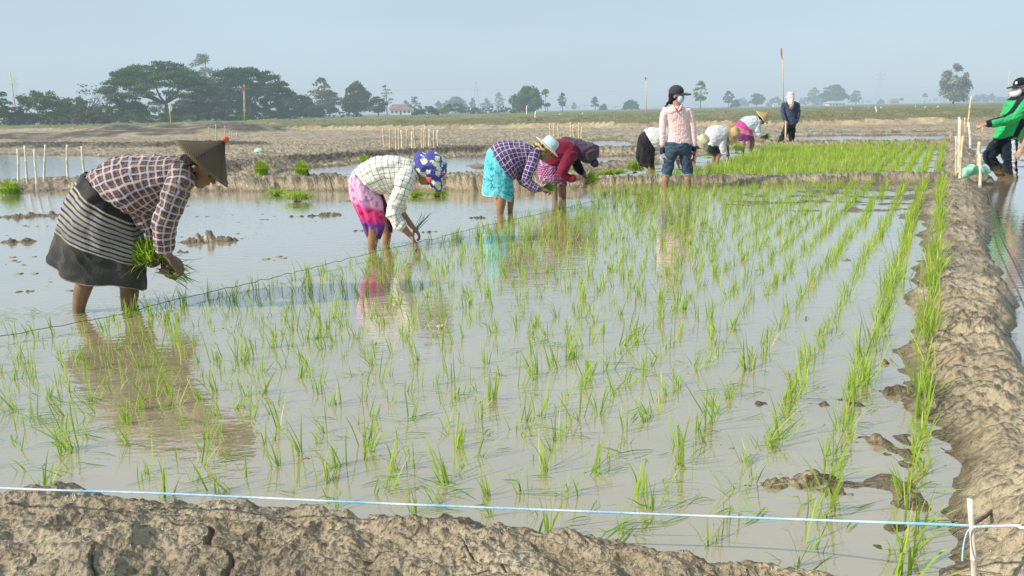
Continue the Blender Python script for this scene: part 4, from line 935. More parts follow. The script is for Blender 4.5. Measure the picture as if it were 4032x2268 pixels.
# ---- cloth materials
def cloth(name, base=None, rough=.85, weave=900, bump=.002, haze=0):
    n = NT(name); k = n.attr('Col').outputs['Color'] if base is None else None; P = n.coord()
    v = n.noise(weave*.1, 3, .6, P); col = n.mix(1.0, k if base is None else base, n.ramp(v, [(.3, (.84, .84, .84)), (.7, (1.0, 1.0, 1.0))]), 'MULTIPLY')
    return n.bsdf(col, rough, n.bump(n.noise(60, 4, .6, P), .004), haze, Specular_IOR_Level=.2, Sheen_Weight=.15)
M['cloth'] = cloth('woven_cloth')
def plaid(name, bases, line, period, lw, per2=None, line2=None, lw2=.04, mixl=.7, tint=None):
    """lines both ways in the cloth coordinates; bases = two ground colours alternating"""
    n = NT(name); uv = n.n('SeparateXYZ', i={0: n.attr('cuv').outputs['Vector']}); P = n.coord(); wob = n.math('MULTIPLY', n.math('SUBTRACT', n.noise(11, 4, .6, P), .5), .030)
    def lin(c, per, w, off=0.0, soft=.06):
        f = n.math('FRACT', n.math('ADD', n.math('DIVIDE', n.math('ADD', c, wob), per), off)); d = n.math('ABSOLUTE', n.math('SUBTRACT', f, .5)); return n.math('SUBTRACT', 1.0, n.smooth(d, w*.5, w*.5+soft))
    u, v = uv.outputs[0], uv.outputs[1]
    lu, lv = lin(u, period, lw), lin(v, period, lw); bu, bv = lin(u, period*2, .5, .25, .03), lin(v, period*2, .5, .25, .03)
    col = n.mix(n.math('MULTIPLY', n.math('ADD', bu, bv), .5), bases[0], bases[1])
    col = n.mix(n.math('MULTIPLY', lu, mixl), col, line); col = n.mix(n.math('MULTIPLY', lv, mixl), col, line)
    if line2:
        a, b = lin(u, period, lw2, .37, .03), lin(v, period, lw2, .37, .03); col = n.mix(n.math('MULTIPLY', a, .5), col, line2); col = n.mix(n.math('MULTIPLY', b, .5), col, line2)
    col = n.mix(n.math('MULTIPLY', n.smooth(n.noise(5, 4, .6, P), .5, .75), .25), col, (.2, .17, .13) if tint is None else tint)
    return n.bsdf(col, .85, n.bump(n.noise(55, 4, .6, P), .005), Specular_IOR_Level=.2, Sheen_Weight=.1)
M['plaid_brown'] = plaid('brown_checked_cloth', ((.045, .04, .055), (.13, .055, .04)), (.60, .54, .56), .042, .19, line2=(.34, .26, .28), mixl=.62)
M['plaid_white'] = plaid('white_checked_cloth', ((.80, .78, .70), (.80, .78, .70)), (.07, .06, .05), .042, .05, mixl=.8, tint=(.62, .58, .46))
M['plaid_purple'] = plaid('purple_checked_cloth', ((.035, .03, .10), (.075, .04, .14)), (.62, .50, .62), .045, .10, line2=(.2, .15, .3), mixl=.75, tint=(.1, .08, .14))
M['plaid_blue'] = plaid('pale_blue_checked_cloth', ((.70, .74, .76), (.55, .66, .72)), (.22, .36, .45), .06, .12, mixl=.7, tint=(.6, .6, .58))
def stripes():
    n = NT('pink_striped_cloth'); uv = n.n('SeparateXYZ', i={0: n.attr('cuv').outputs['Vector']}); P = n.coord(); f = n.math('FRACT', n.math('DIVIDE', uv.outputs[0], .016)); d = n.math('ABSOLUTE', n.math('SUBTRACT', f, .5))
    col = n.mix(n.smooth(d, .12, .24), (.74, .34, .35), (.86, .74, .72)); return n.bsdf(col, .8, n.bump(n.noise(50, 4, .6, P), .005), Specular_IOR_Level=.2)
M['pink_stripe'] = stripes()
def skin_mat():
    n = NT('skin'); P = n.coord(); k = n.attr('Col').outputs['Color']; v = n.noise(18, 5, .6, P)
    col = n.mix(1.0, k, n.ramp(v, [(.3, (.8, .78, .76)), (.7, (1.05, 1.03, 1.0))]), 'MULTIPLY')
    return n.bsdf(col, .48, n.bump(n.noise(120, 4, .6, P), .0015), Subsurface_Weight=.06, Specular_IOR_Level=.4)
M['skin'] = skin_mat()
def denim():
    n = NT('denim'); P = n.coord(); v = n.noise(7, 5, .6, P); w_ = n.noise(1, 3, .6, n.mapv(P, (260, 260, 40)))
    col = n.ramp(v, [(.3, (.007, .022, .045)), (.55, (.016, .045, .085)), (.75, (.055, .11, .17))]); col = n.mix(n.smooth(w_, .4, .7), col, n.mix(.2, col, (.3, .4, .5))); col = n.mix(1, col, n.attr('Col').outputs['Color'], 'MULTIPLY')
    return n.bsdf(col, .85, n.bump(n.noise(50, 4, .6, P), .006))
M['denim'] = denim()
def straw(name, c1, c2):
    n = NT(name); uv = n.n('SeparateXYZ', i={0: n.attr('cuv').outputs['Vector']}); u = n.math('SINE', n.math('MULTIPLY', uv.outputs[0], 500)); v = n.math('SINE', n.math('MULTIPLY', uv.outputs[1], 130)); h = n.math('MULTIPLY', u, v)
    col = n.mix(n.noise(9, 5, .6, n.coord()), c1, c2); col = n.mix(n.math('MULTIPLY', n.smooth(h, .2, 1), .4), col, n.mix(.35, col, (.02, .015, .01)));
    col = n.mix(1, col, n.attr('Col').outputs['Color'], 'MULTIPLY'); return n.bsdf(col, .8, n.bump(h, .002), Specular_IOR_Level=.25)
M['straw_dark'] = straw('weathered_bamboo_weave', (.085, .064, .042), (.17, .132, .09)); M['straw_tan'] = straw('straw_weave', (.50, .36, .17), (.68, .52, .28)); M['straw_cream'] = straw('cream_straw', (.66, .58, .40), (.78, .71, .53))
def floral(name, base, cols, scale, thr=.36):
    n = NT(name); P = n.coord(); wv = n.n('VectorMath', operation='ADD', i={0: P, 1: n.n('VectorMath', operation='SCALE', i={0: n.n('TexNoise', i={'Scale': scale*2.2, 'Vector': P}).outputs['Color'], 'Scale': .75/scale}).outputs[0]}).outputs[0]
    vo = n.n('TexVoronoi', feature='F1', i={'Scale': float(scale), 'Vector': wv}); d = vo.outputs['Distance']; r = n.n('SeparateColor', i={0: vo.outputs['Color']})
    fl = n.ramp(r.outputs[0], [(0, cols[0]), (.33, cols[1]), (.66, cols[2]), (.9, cols[3])]); fl.node.color_ramp.interpolation = 'CONSTANT'
    f = n.math('SUBTRACT', 1.0, n.smooth(d, thr, thr+.06)); col = n.mix(f, base, fl); col = n.mix(n.math('SUBTRACT', 1.0, n.smooth(d, .05, .08)), col, (.75, .62, .25))
    return n.bsdf(col, .8, n.bump(n.noise(60, 4, .6, P), .004))
M['floral'] = floral('blue_floral_cotton', (.07, .065, .33), ((.66, .74, .50), (.82, .16, .18), (.72, .74, .76), (.50, .62, .34)), 15, .43)
SKIN = np.array((.34, .185, .11)); SKIN_L = np.array((.46, .27, .175)); MUD = np.array((.17, .125, .085))
def skincol(base, water_z=.0, mud=.12, hair=(.012, .010, .010), handmud=0.0):
    def f(U, V):
        C = np.tile(base, (len(V), 1)); k = np.clip((water_z+mud-V[:, 2])/mud, 0, 1)+.35*n3(V[:, 0]*22, V[:, 1]*22, V[:, 2]*22); k = np.clip(k, 0, 1)*(V[:, 2] < water_z+mud*2.2)*.55
        C = C*(1-k[:, None])+MUD*k[:, None]; i = U[:, 2]
        C[i == 22] = C[i == 22]*.9+np.array((.12, .01, .01)); C[i == 24] = (.03, .02, .018); C[i == 25] = np.array(hair)
        if handmud: C[i == 9] = C[i == 9]*(1-handmud)+np.array((.12, .09, .065))*handmud
        if handmud:
            q = (i == 8); C[q] = C[q]*(1-handmud*.4)+MUD*handmud*.4
        return C
    return f
def body_obj(fig, prims, voxel, colf):
    me, U = fuse(prims, voxel, 3, .4); V = getco(me); setcol(me, colf(U, V)); return link('body', me, M['skin'], fig.root)
def flat(c): c = np.array(c, float); return lambda U, V=None: np.tile(c, (len(U), 1))
def mottled(c1, c2, sc=8, muddy=None):
    c1 = np.array(c1, float); c2 = np.array(c2, float)
    def f(U, V):
        k = np.clip(.5+n3(V[:, 0]*sc, V[:, 1]*sc, V[:, 2]*sc)+.4*n3(V[:, 0]*sc*3, V[:, 1]*sc*3, V[:, 2]*sc*3), 0, 1)[:, None]; C = c1*(1-k)+c2*k
        if muddy is not None: m = np.clip((muddy-V[:, 2])/.12+.6*n3(V[:, 0]*15, V[:, 1]*15, V[:, 2]*15), 0, 1)[:, None]; C = C*(1-m)+np.array((.16, .12, .08))*m
        return C
    return f
def conical_hat(fig, p0, p1, apex, mat, dy=0, tip=None, tilt=0.0, col=(1, 1, 1)):
    """brim ends and apex in px"""
    A = np.array(fig.pt(*p0, dy)); B = np.array(fig.pt(*p1, dy)); c = (A+B)/2; Rr = np.linalg.norm(B-A)/2; ap = np.array(fig.pt(*apex, dy)); ax = ap-c; rv = np.array(ray(*fig.cr(*apex))); ax[1] = -(ax[0]*rv[0]+ax[2]*rv[2])/rv[1]; ax = ax+YH*tilt*np.linalg.norm(ax); Hh = np.linalg.norm(ax)
    prof = [(Rr*(1-t)**1.12+.004, Hh*t) for t in np.linspace(0, 1, 22)]
    def cf(uv): e = (uv[:, 1] < .05)[:, None]; s_ = (np.abs(np.mod(uv[:, 0]*6, 1)-.5) < .02)[:, None]; return np.where(e, np.array((1.5, 1.4, 1.2)), np.where(s_, np.array((.6, .6, .6)), np.array(col)))
    o = revolve('conical_hat', c, ax, prof, M[mat], fig.root, 72, .006, cf)
    if tip is not None:
        me, U = fuse([ell(c+ax*1.02+np.array(k)*Rr*.06, [np.array(v)*Rr*.075 for v in ((1, 0, 0), (0, 1, 0), (0, 0, 1))]) for k in ((0, 0, 0), (1, 0, .3), (-.8, .5, .5), (.2, -.8, .8), (.4, .2, 1.1))], Rr*.03, 1)
        setcol(me, np.tile(tip, (len(U), 1))); link('pompom', me, M['cloth'], o)
    return o
def brim_hat(fig, hd, mat, crown_r=.098, crown_h=.11, brim=.17, lift=.05, drop=.05, name='sun_hat', colf=None, wob=.02, shift=0.0):
    c = hd['c']+hd['u']*lift+hd['f']*shift
    prof = [(brim, -drop), (brim*.82, -drop*.45), (crown_r*1.12, -.002), (crown_r*1.02, .02), (crown_r*.99, crown_h*.55), (crown_r*.88, crown_h*.85), (crown_r*.6, crown_h*.99), (.004, crown_h*1.02)]
    P = catmull(prof, 4); return revolve(name, c, hd['u'], [tuple(p) for p in P], M[mat], fig.root, 64, wob, colf, seed=1.7)
def bundle(root_p, d, n, L, spread, label, seed=1, width=.005, rootlen=.06, mat='rice', name='seedling_bundle', group=None, droop=1.2, base_r=.02, lean=(0, 0), muddy=True, parts=True):
    """tied or held bunch of rice seedlings: leaves in direction d, roots the other way"""
    r = random.Random(seed); V, Fc, C = blades(r, n, L*.6, L*1.1, spread, width, 6, droop, base_r, z0=0, lean=lean); V = np.array(V); d = Vector(d).normalized(); q = Vector((0, 0, 1)).rotation_difference(d).to_matrix(); Mx = np.array(q)
    rp = Vector(root_p); V = V@Mx.T+np.array(rp); e = empty(name, rp, label, 'rice seedlings', group)
    me = mesh_np('leaves', V, np.array(Fc)); setcol(me, C); link('leaves', me, M[mat], e)
    if rootlen:
        P = []
        for i in range(14):
            a = r.uniform(0, 6.28); o = Vector((math.cos(a), math.sin(a), 0))*base_r*r.uniform(.2, 1.3); p = rp+q@o+d*.01; t = p-d*rootlen*r.uniform(.6, 1.2)+q@(o*.8); P.append(capsule(p, t, base_r*.45, base_r*.12, 0, 6))
        P.append(ell(rp-d*.012, (np.array(q@Vector((1, 0, 0)))*base_r*1.1, np.array(q@Vector((0, 1, 0)))*base_r*1.1, np.array(d)*.03)))
        me, U = fuse(P, max(.004, base_r*.22), 1); setcol(me, np.tile((.10, .075, .05), (len(U), 1))); link('roots', me, M['skin'], e)
    return e
# ---------------------------------------------------------------- the planters
def build_p1():
    f = Fig(cL, 1.811, 4.5, 'person', 'person bending low in a brown checked shirt, dark banded skirt and grey conical hat', (480, 1300))
    vx = .0055
    H_, hd = head(f, (1165, 292), (.667, -.745), (.745, .667), fy=-.05)
    B = H_+[f.chain([(480, 640, 120), (560, 470, 130), (700, 400, 140), (850, 360, 120), (980, 330, 90), (1060, 315, 62), (1110, 318, 55), (1140, 310, 52)], 1)]
    B += [f.chain([(470, 640, 110, -.06), (420, 860, 80, -.07), (375, 1030, 72), (345, 1090, 62), (312, 1180, 56), (294, 1270, 44), (288, 1350, 38), (286, 1440, 36)], 7)]
    B += [f.chain([(520, 660, 110, .08), (610, 900, 90), (645, 1080, 74), (652, 1150, 66), (650, 1230, 62), (648, 1310, 50), (646, 1400, 44)], 7)]
    B += [f.chain([(1030, 340, 50, -.14), (985, 480, 48, -.17), (915, 640, 42, -.18), (905, 780, 38, -.17), (912, 880, 34, -.15), (935, 925, 29, -.14)], 8)]
    B += hand(f.pt(940, 925, -.14), (.52, .1, -.85), (-.75, .35, -.5), 1.0, .85, 1)
    B += [f.chain([(990, 400, 48, .14), (880, 590, 45, .17), (842, 740, 40, .15), (872, 860, 32, .10), (893, 950, 28, .06)], 8)]
    B += hand(f.pt(895, 955, .05), (.25, -.1, -1), (.9, -.3, .2), 1.0, .8, -1)
    body_obj(f, B, vx, skincol(SKIN*.85, 0, .26, handmud=.75))
    def sk(U, V):
        vf = U[:, 4]; u = U[:, 0]; C = np.tile((.028, .028, .028), (len(U), 1)).astype(float); n_ = np.clip(.5+n3(V[:, 0]*9, V[:, 1]*9, V[:, 2]*9), 0, 1)[:, None]; C = C*(1+.9*n_)
        t = (vf-.155)/.46*8.0; ins = (t > 0) & (t < 8.0); fr = np.mod(t, 1); band = ins & (fr > .42) & (fr < .97); k = np.floor(t).astype(int) % 2
        zig = (np.abs(np.mod(u/.014+np.floor(fr*5)*.5, 1)-.5)*2); w_ = np.clip(.42+.6*zig*(np.mod(fr*5, 1) > .12), 0, 1)[:, None]
        edge = ins & ((fr > .36) & (fr < .42))
        cream = np.array((.56, .52, .42)); lav = np.array((.46, .44, .50)); bc = np.where(k[:, None] == 0, cream, lav)
        C = np.where(band[:, None], bc*w_+C*(1-w_), C); C = np.where(edge[:, None], np.array((.30, .27, .23)), C)
        thin = ((vf > .13) & (vf < .15)) | ((vf > .635) & (vf < .652)); C = np.where(thin[:, None], np.array((.50, .47, .38)), C); C = np.where((vf > .988)[:, None], np.array((.34, .31, .25)), C)
        fade = np.clip(n3(V[:, 0]*5+3, V[:, 1]*5, V[:, 2]*5)*.8+.1, 0, .4)[:, None]; return C*(1-fade)+np.array((.10, .09, .075))*fade
    skirt_obj('skirt', f, [(352, 322, 700, 590, .80), (285, 398, 718, 690, .82), (235, 478, 728, 775, .78), (198, 570, 736, 850, .72), (170, 670, 742, 930, .68), (145, 770, 746, 1005, .64), (116, 872, 748, 1085, .62), (90, 962, 750, 1158, .60)], M['cloth'], f.root, sk, .017, 6, 300, 40, seed=2.1)
    f.core = False; sh = [f.sil([(372, 335, 690, 585, .86), (440, 285, 745, 640, .92), (525, 242, 800, 640, 1.0), (632, 214, 850, 600, 1.05), (760, 205, 895, 560, 1.08), (880, 207, 965, 515, 1.18), (980, 213, 1045, 468, 1.25), (1060, 232, 1096, 410, 1.0), (1100, 268, 1116, 362, .9)], 1, 48, 5, (.25, .25)),
          f.chain([(1020, 335, 78, -.10), (1005, 410, 80, -.15), (975, 500, 78, -.18), (925, 620, 74, -.19), (898, 700, 70, -.19), (895, 790, 62, -.18), (905, 880, 52, -.16)], 2, 28, 5, (.8, .12), uo=.013),
          f.chain([(985, 400, 70, .12), (890, 590, 66, .17), (838, 720, 54, .16), (850, 800, 46, .13), (872, 880, 38, .09)], 3, 24, 5, (.8, .12)),
          f.chain([(700, 560, 60, -.04), (745, 650, 52, -.05), (785, 735, 26, -.05), (790, 795, 10, -.05)], 4, 20, 4, (.8, .4))]
    cloth_obj('shirt', sh, .006, M['plaid_brown'], f.root, .0085, 7.0, seed=3, smooth=3)
    conical_hat(f, (985, 104), (1347, 420), (1312, 100), 'straw_dark', tip=(.85, .16, .10), tilt=-.06)
    hr = [ell(hd['c']-hd['f']*.035+hd['u']*.02, (hd['u']*.10, hd['f']*.080, hd['s']*.082)), ell(hd['c']-hd['f']*.085-hd['u']*.03, (hd['u']*.05, hd['f']*.045, hd['s']*.05))]
    cloth_obj('hair', hr, .008, M['cloth'], f.root, .004, 30, flat((.012, .011, .012)))
    bundle(f.pt(818, 955, -.01), (-.15, 0, .45), 420, .19, .85, 'thick bright green seedling bunch held by the planter in the grey conical hat', 4, .0065, .04, base_r=.04, droop=1.2)
    bundle(f.pt(955, 1010, -.05), (.75, -.1, -.35), 42, .17, .40, 'small muddy seedling bunch drooping from the fingers under the grey conical hat', 5, .0055, .09, mat='rice2', base_r=.03, droop=1.6)
build_p1()
def build_p2():
    f = Fig(c13, 2.898, 6.5, 'person', 'person bending in a white checked shirt, pink and violet skirt and blue floral bonnet', (540, 1200)); vx = .0075
    H_, hd = head(f, (1130, 375), (.93, -.36), (.36, .93), fy=-.08)
    B = H_+[f.chain([(380, 620, 100), (440, 480, 120), (560, 390, 120), (740, 350, 110), (880, 350, 90), (960, 370, 62), (1040, 385, 58)], 1)]
    B += [f.chain([(380, 600, 100, -.05), (470, 850, 80, -.06), (490, 1040, 70), (490, 1110, 66), (484, 1180, 58), (480, 1260, 46), (478, 1360, 42)], 7), f.chain([(440, 620, 100, .1), (600, 850, 70, .14), (648, 1040, 52, .16), (646, 1110, 50), (640, 1190, 46), (638, 1300, 42)], 7)]
    B += [f.chain([(880, 400, 60, -.12), (780, 660, 56, -.15), (716, 840, 54, -.16), (770, 940, 48, -.16), (830, 1000, 44), (885, 1058, 37), (925, 1100, 33)], 8)]
    B += hand(f.pt(925, 1100, -.16), (.55, -.05, -1), (-.9, -.2, -.3), .95, .55, -1)
    B += [f.chain([(860, 440, 60, .13), (800, 640, 52, .16), (805, 800, 46, .16), (845, 870, 42), (905, 950, 36), (945, 1000, 30)], 8)]
    B += hand(f.pt(945, 1000, .15), (.6, 0, -.75), (-.6, -.5, -.6), .95, .8, 1)
    body_obj(f, B, vx, skincol(SKIN, 0, .05, handmud=.25))
    def sk(U, V):
        v = U[:, 4]+.025*n3(V[:, 0]*9, V[:, 1]*9, V[:, 2]*9); st = [(0, (.80, .52, .72)), (.40, (.78, .42, .62)), (.47, (.80, .08, .26)), (.68, (.78, .04, .22)), (.76, (.20, .06, .36)), (.86, (.16, .08, .28)), (.92, (.12, .07, .12)), (1.0, (.10, .06, .10))]
        C = np.stack([np.interp(v, [s[0] for s in st], [s[1][i] for s in st]) for i in range(3)], 1); q = (n3(V[:, 0]*32, V[:, 1]*32, V[:, 2]*22) > .22)[:, None]; return np.where(q, C*np.array((.62, .42, .72)), C)
    skirt_obj('skirt', f, [(268, 360, 480, 560, 1.0, -.01), (222, 440, 545, 620, .95), (214, 540, 585, 690, .85), (238, 660, 600, 770, .75, -.03), (285, 780, 608, 860, .66, -.05), (332, 890, 622, 930, .60, -.06), (372, 985, 620, 1000, .56), (402, 1065, 600, 1068, .6), (424, 1115, 572, 1132, .62)], M['cloth'], f.root, sk, .010, 6, 180, 20, seed=.8)
    def sk2(U, V): k = U[:, 4][:, None]; return np.array((.14, .03, .10))*(1-k)+np.array((.05, .03, .06))*k+.03*np.clip(n3(V[:, 0]*20, V[:, 1]*20, V[:, 2]*20), 0, 1)[:, None]
    skirt_obj('skirt_leg', f, [(440, 560, 600, 620, .9, .10), (500, 700, 648, 740, .8, .13), (560, 860, 690, 860, .7, .15), (596, 960, 703, 950, .7), (612, 1058, 702, 1052, .7)], M['cloth'], f.root, sk2, .008, 5, 100, 14, seed=1.8)
    f.core = False; sh = [f.sil([(262, 378, 470, 545, 1.0), (300, 330, 545, 605, .98), (380, 265, 600, 605, .95), (480, 216, 645, 585, 1.0), (600, 196, 700, 565, 1.02), (740, 195, 790, 540, 1.08), (860, 213, 885, 525, 1.15), (940, 240, 950, 505, 1.1), (985, 272, 992, 460, .9)], 1, 48, 5, (.25, .3)),
          f.chain([(890, 380, 92, -.08), (865, 450, 95, -.12), (825, 560, 88, -.15), (780, 670, 80), (738, 780, 76), (722, 850, 74, -.17), (752, 925, 66), (800, 975, 58), (838, 1000, 48)], 2, 28, 5, (.8, .1), uo=.01),
          f.chain([(860, 430, 80, .12), (815, 560, 72, .15), (795, 700, 62, .16), (815, 790, 54, .16), (835, 815, 50)], 3, 24, 5, (.8, .1)),
          f.chain([(640, 540, 60, -.02), (700, 590, 40), (718, 640, 22), (700, 680, 12)], 4)]
    cloth_obj('shirt', sh, .008, M['plaid_white'], f.root, .009, 6.5, seed=9, smooth=3)
    u, fw, sd, c = hd['u'], hd['f'], hd['s'], hd['c']; W1 = lambda x, y, dy=0: np.array(f.pt(x, y, dy))
    cap = [ell(W1(1170, 300), (u*.118, fw*.118, sd*.105)), ell(W1(1070, 290), (u*.075, fw*.115, sd*.10)), ell(W1(1255, 320), (u*.055, fw*.075, sd*.08)), ell(W1(1035, 330), (u*.035, fw*.08, sd*.092))]
    cloth_obj('bonnet', cap, .008, M['floral'], f.root, .007, 9, seed=4)
    pk = [ell(W1(1195, 470), (fw*.105, u*.052, sd*.075)), ell(W1(1150, 440), (fw*.05, u*.06, sd*.085))]
    cloth_obj('bonnet_peak', pk, .007, M['floral'], f.root, .003, 9, seed=5)
    bundle(f.pt(978, 1022, .15), (.62, 0, .75), 13, .21, .16, 'few thin seedlings in the fingers of the planter in the blue floral bonnet', 6, .005, .05, mat='rice2', base_r=.01, droop=.5)
build_p2()
def build_p3():
    f = Fig(c185, 3.22, 8.6, 'person', 'person bending in a purple checked shirt, turquoise skirt and pale mint sun hat', (450, 1060)); vx = .009
    H_, hd = head(f, (965, 305), (.687, -.726), (.726, .687), fy=-.1)
    B = H_+[f.chain([(360, 560, 100), (400, 420, 110), (500, 350, 110), (650, 320, 100), (780, 330, 80), (850, 345, 55), (910, 335, 48)], 1)]
    B += [f.chain([(360, 600, 90, -.04), (390, 850, 72, -.045), (395, 930, 64), (390, 1000, 60), (386, 1070, 46), (384, 1170, 40)], 7), f.chain([(420, 600, 90, .05), (500, 800, 62, .06), (520, 900, 46), (516, 980, 42), (511, 1060, 36), (510, 1150, 34)], 7)]
    B += [f.chain([(830, 360, 45, -.12), (740, 590, 42, -.15), (712, 690, 40), (790, 740, 36), (865, 778, 30), (900, 785, 27)], 8)]; B += hand(f.pt(900, 785, -.15), (.95, .05, -.25), (-.1, .3, -1), .95, .75, 1)
    B += [f.chain([(780, 400, 45, .12), (660, 610, 42, .14), (700, 700, 38), (800, 770, 33), (880, 800, 28, .08)], 8)]; B += hand(f.pt(885, 800, .08), (.95, -.1, -.1), (0, -.2, -1), .95, .8, -1)
    body_obj(f, B, vx, skincol(SKIN, 0, .05, handmud=.3))
    def sk(U, V):
        v = U[:, 4]; base = np.array((.10, .55, .66)); dark = np.array((.03, .30, .40)); lt = np.array((.20, .68, .76)); d = np.abs(n3(V[:, 0]*24, V[:, 1]*24, V[:, 2]*24)); q = (d < .10) & (v > .28+.1*n3(V[:, 0]*15, V[:, 1]*15, V[:, 2]*15)) & (v < .84)
        s_ = (n3(V[:, 0]*40, V[:, 1]*40, V[:, 2]*40) > .38) & (v < .4); k = np.clip(.5+n3(V[:, 0]*7, V[:, 1]*7, V[:, 2]*7), 0, 1)[:, None]; C = base*(1-k)+lt*k; C = np.where((q | s_)[:, None], dark, C); C = np.where((v > .985)[:, None], np.array((.7, .75, .7)), C); return C
    skirt_obj('skirt', f, [(262, 262, 505, 570, .88), (220, 312, 535, 640, .86), (200, 390, 548, 695, .78), (190, 480, 553, 745, .7), (180, 580, 555, 795, .64), (168, 690, 554, 845, .60), (160, 770, 540, 890, .58), (152, 845, 515, 930, .56)], M['cloth'], f.root, sk, .011, 5, 200, 24, seed=4.1)
    f.core = False; sh = [f.sil([(275, 262, 545, 670, .85), (330, 212, 575, 650, .86), (405, 186, 610, 600, .9), (500, 180, 650, 550, .95), (600, 184, 690, 515, 1.0), (700, 208, 745, 490, 1.1), (790, 250, 800, 460, 1.15), (850, 285, 845, 425, 1.0), (885, 310, 875, 390, .9)], 1, 48, 5, (.25, .3)),
          f.chain([(825, 345, 66, -.09), (800, 430, 66, -.13), (762, 530, 62, -.15), (722, 640, 56), (715, 690, 54, -.16), (770, 730, 48), (850, 775, 40), (880, 786, 36)], 2, 28, 5, (.8, .1), uo=.01),
          f.chain([(790, 390, 60, .10), (680, 570, 56, .14), (650, 650, 52), (700, 705, 46), (790, 765, 40), (850, 795, 34, .1)], 3, 24, 5, (.8, .1))]
    cloth_obj('shirt', sh, .009, M['plaid_purple'], f.root, .009, 6.0, seed=14, smooth=3)
    sc_ = [ell(hd['c']-hd['f']*.04-hd['u']*.0, (hd['u']*.105, hd['f']*.085, hd['s']*.09)), f.chain([(800, 240, 22), (850, 240, 45), (900, 270, 62), (930, 300, 66)])]
    def scf(U, V): k = (np.abs(np.mod(V[:, 0]*14+V[:, 2]*16+.6*n3(V[:, 0]*20, V[:, 1]*20, V[:, 2]*20), 1)-.5) < .2)[:, None]; return np.where(k, np.array((.04, .03, .02)), np.array((.55, .42, .2)))
    cloth_obj('head_scarf', sc_, .009, M['cloth'], f.root, .006, 14, scf)
    hb = {**hd}; hb['c'] = np.array(f.pt(990, 252))-hd['u']*.02
    hb['u'] = hb['u']-YH*(np.dot(hb['u'], np.array(ray(*c185(990, 252))))*.8); brim_hat(f, hb, 'cloth', .088, .105, .168, .03, .02, colf=lambda uv: np.where((uv[:, 1] > .36)[:, None], np.array((.50, .70, .68)), np.array((.80, .79, .68))), wob=.035)
    bundle(f.pt(965, 790, 0), (.8, -.1, .45), 110, .14, .55, 'dark green seedling bunch in the hand of the planter in the mint sun hat', 7, .006, .05, mat='rice2', base_r=.03)
build_p3()
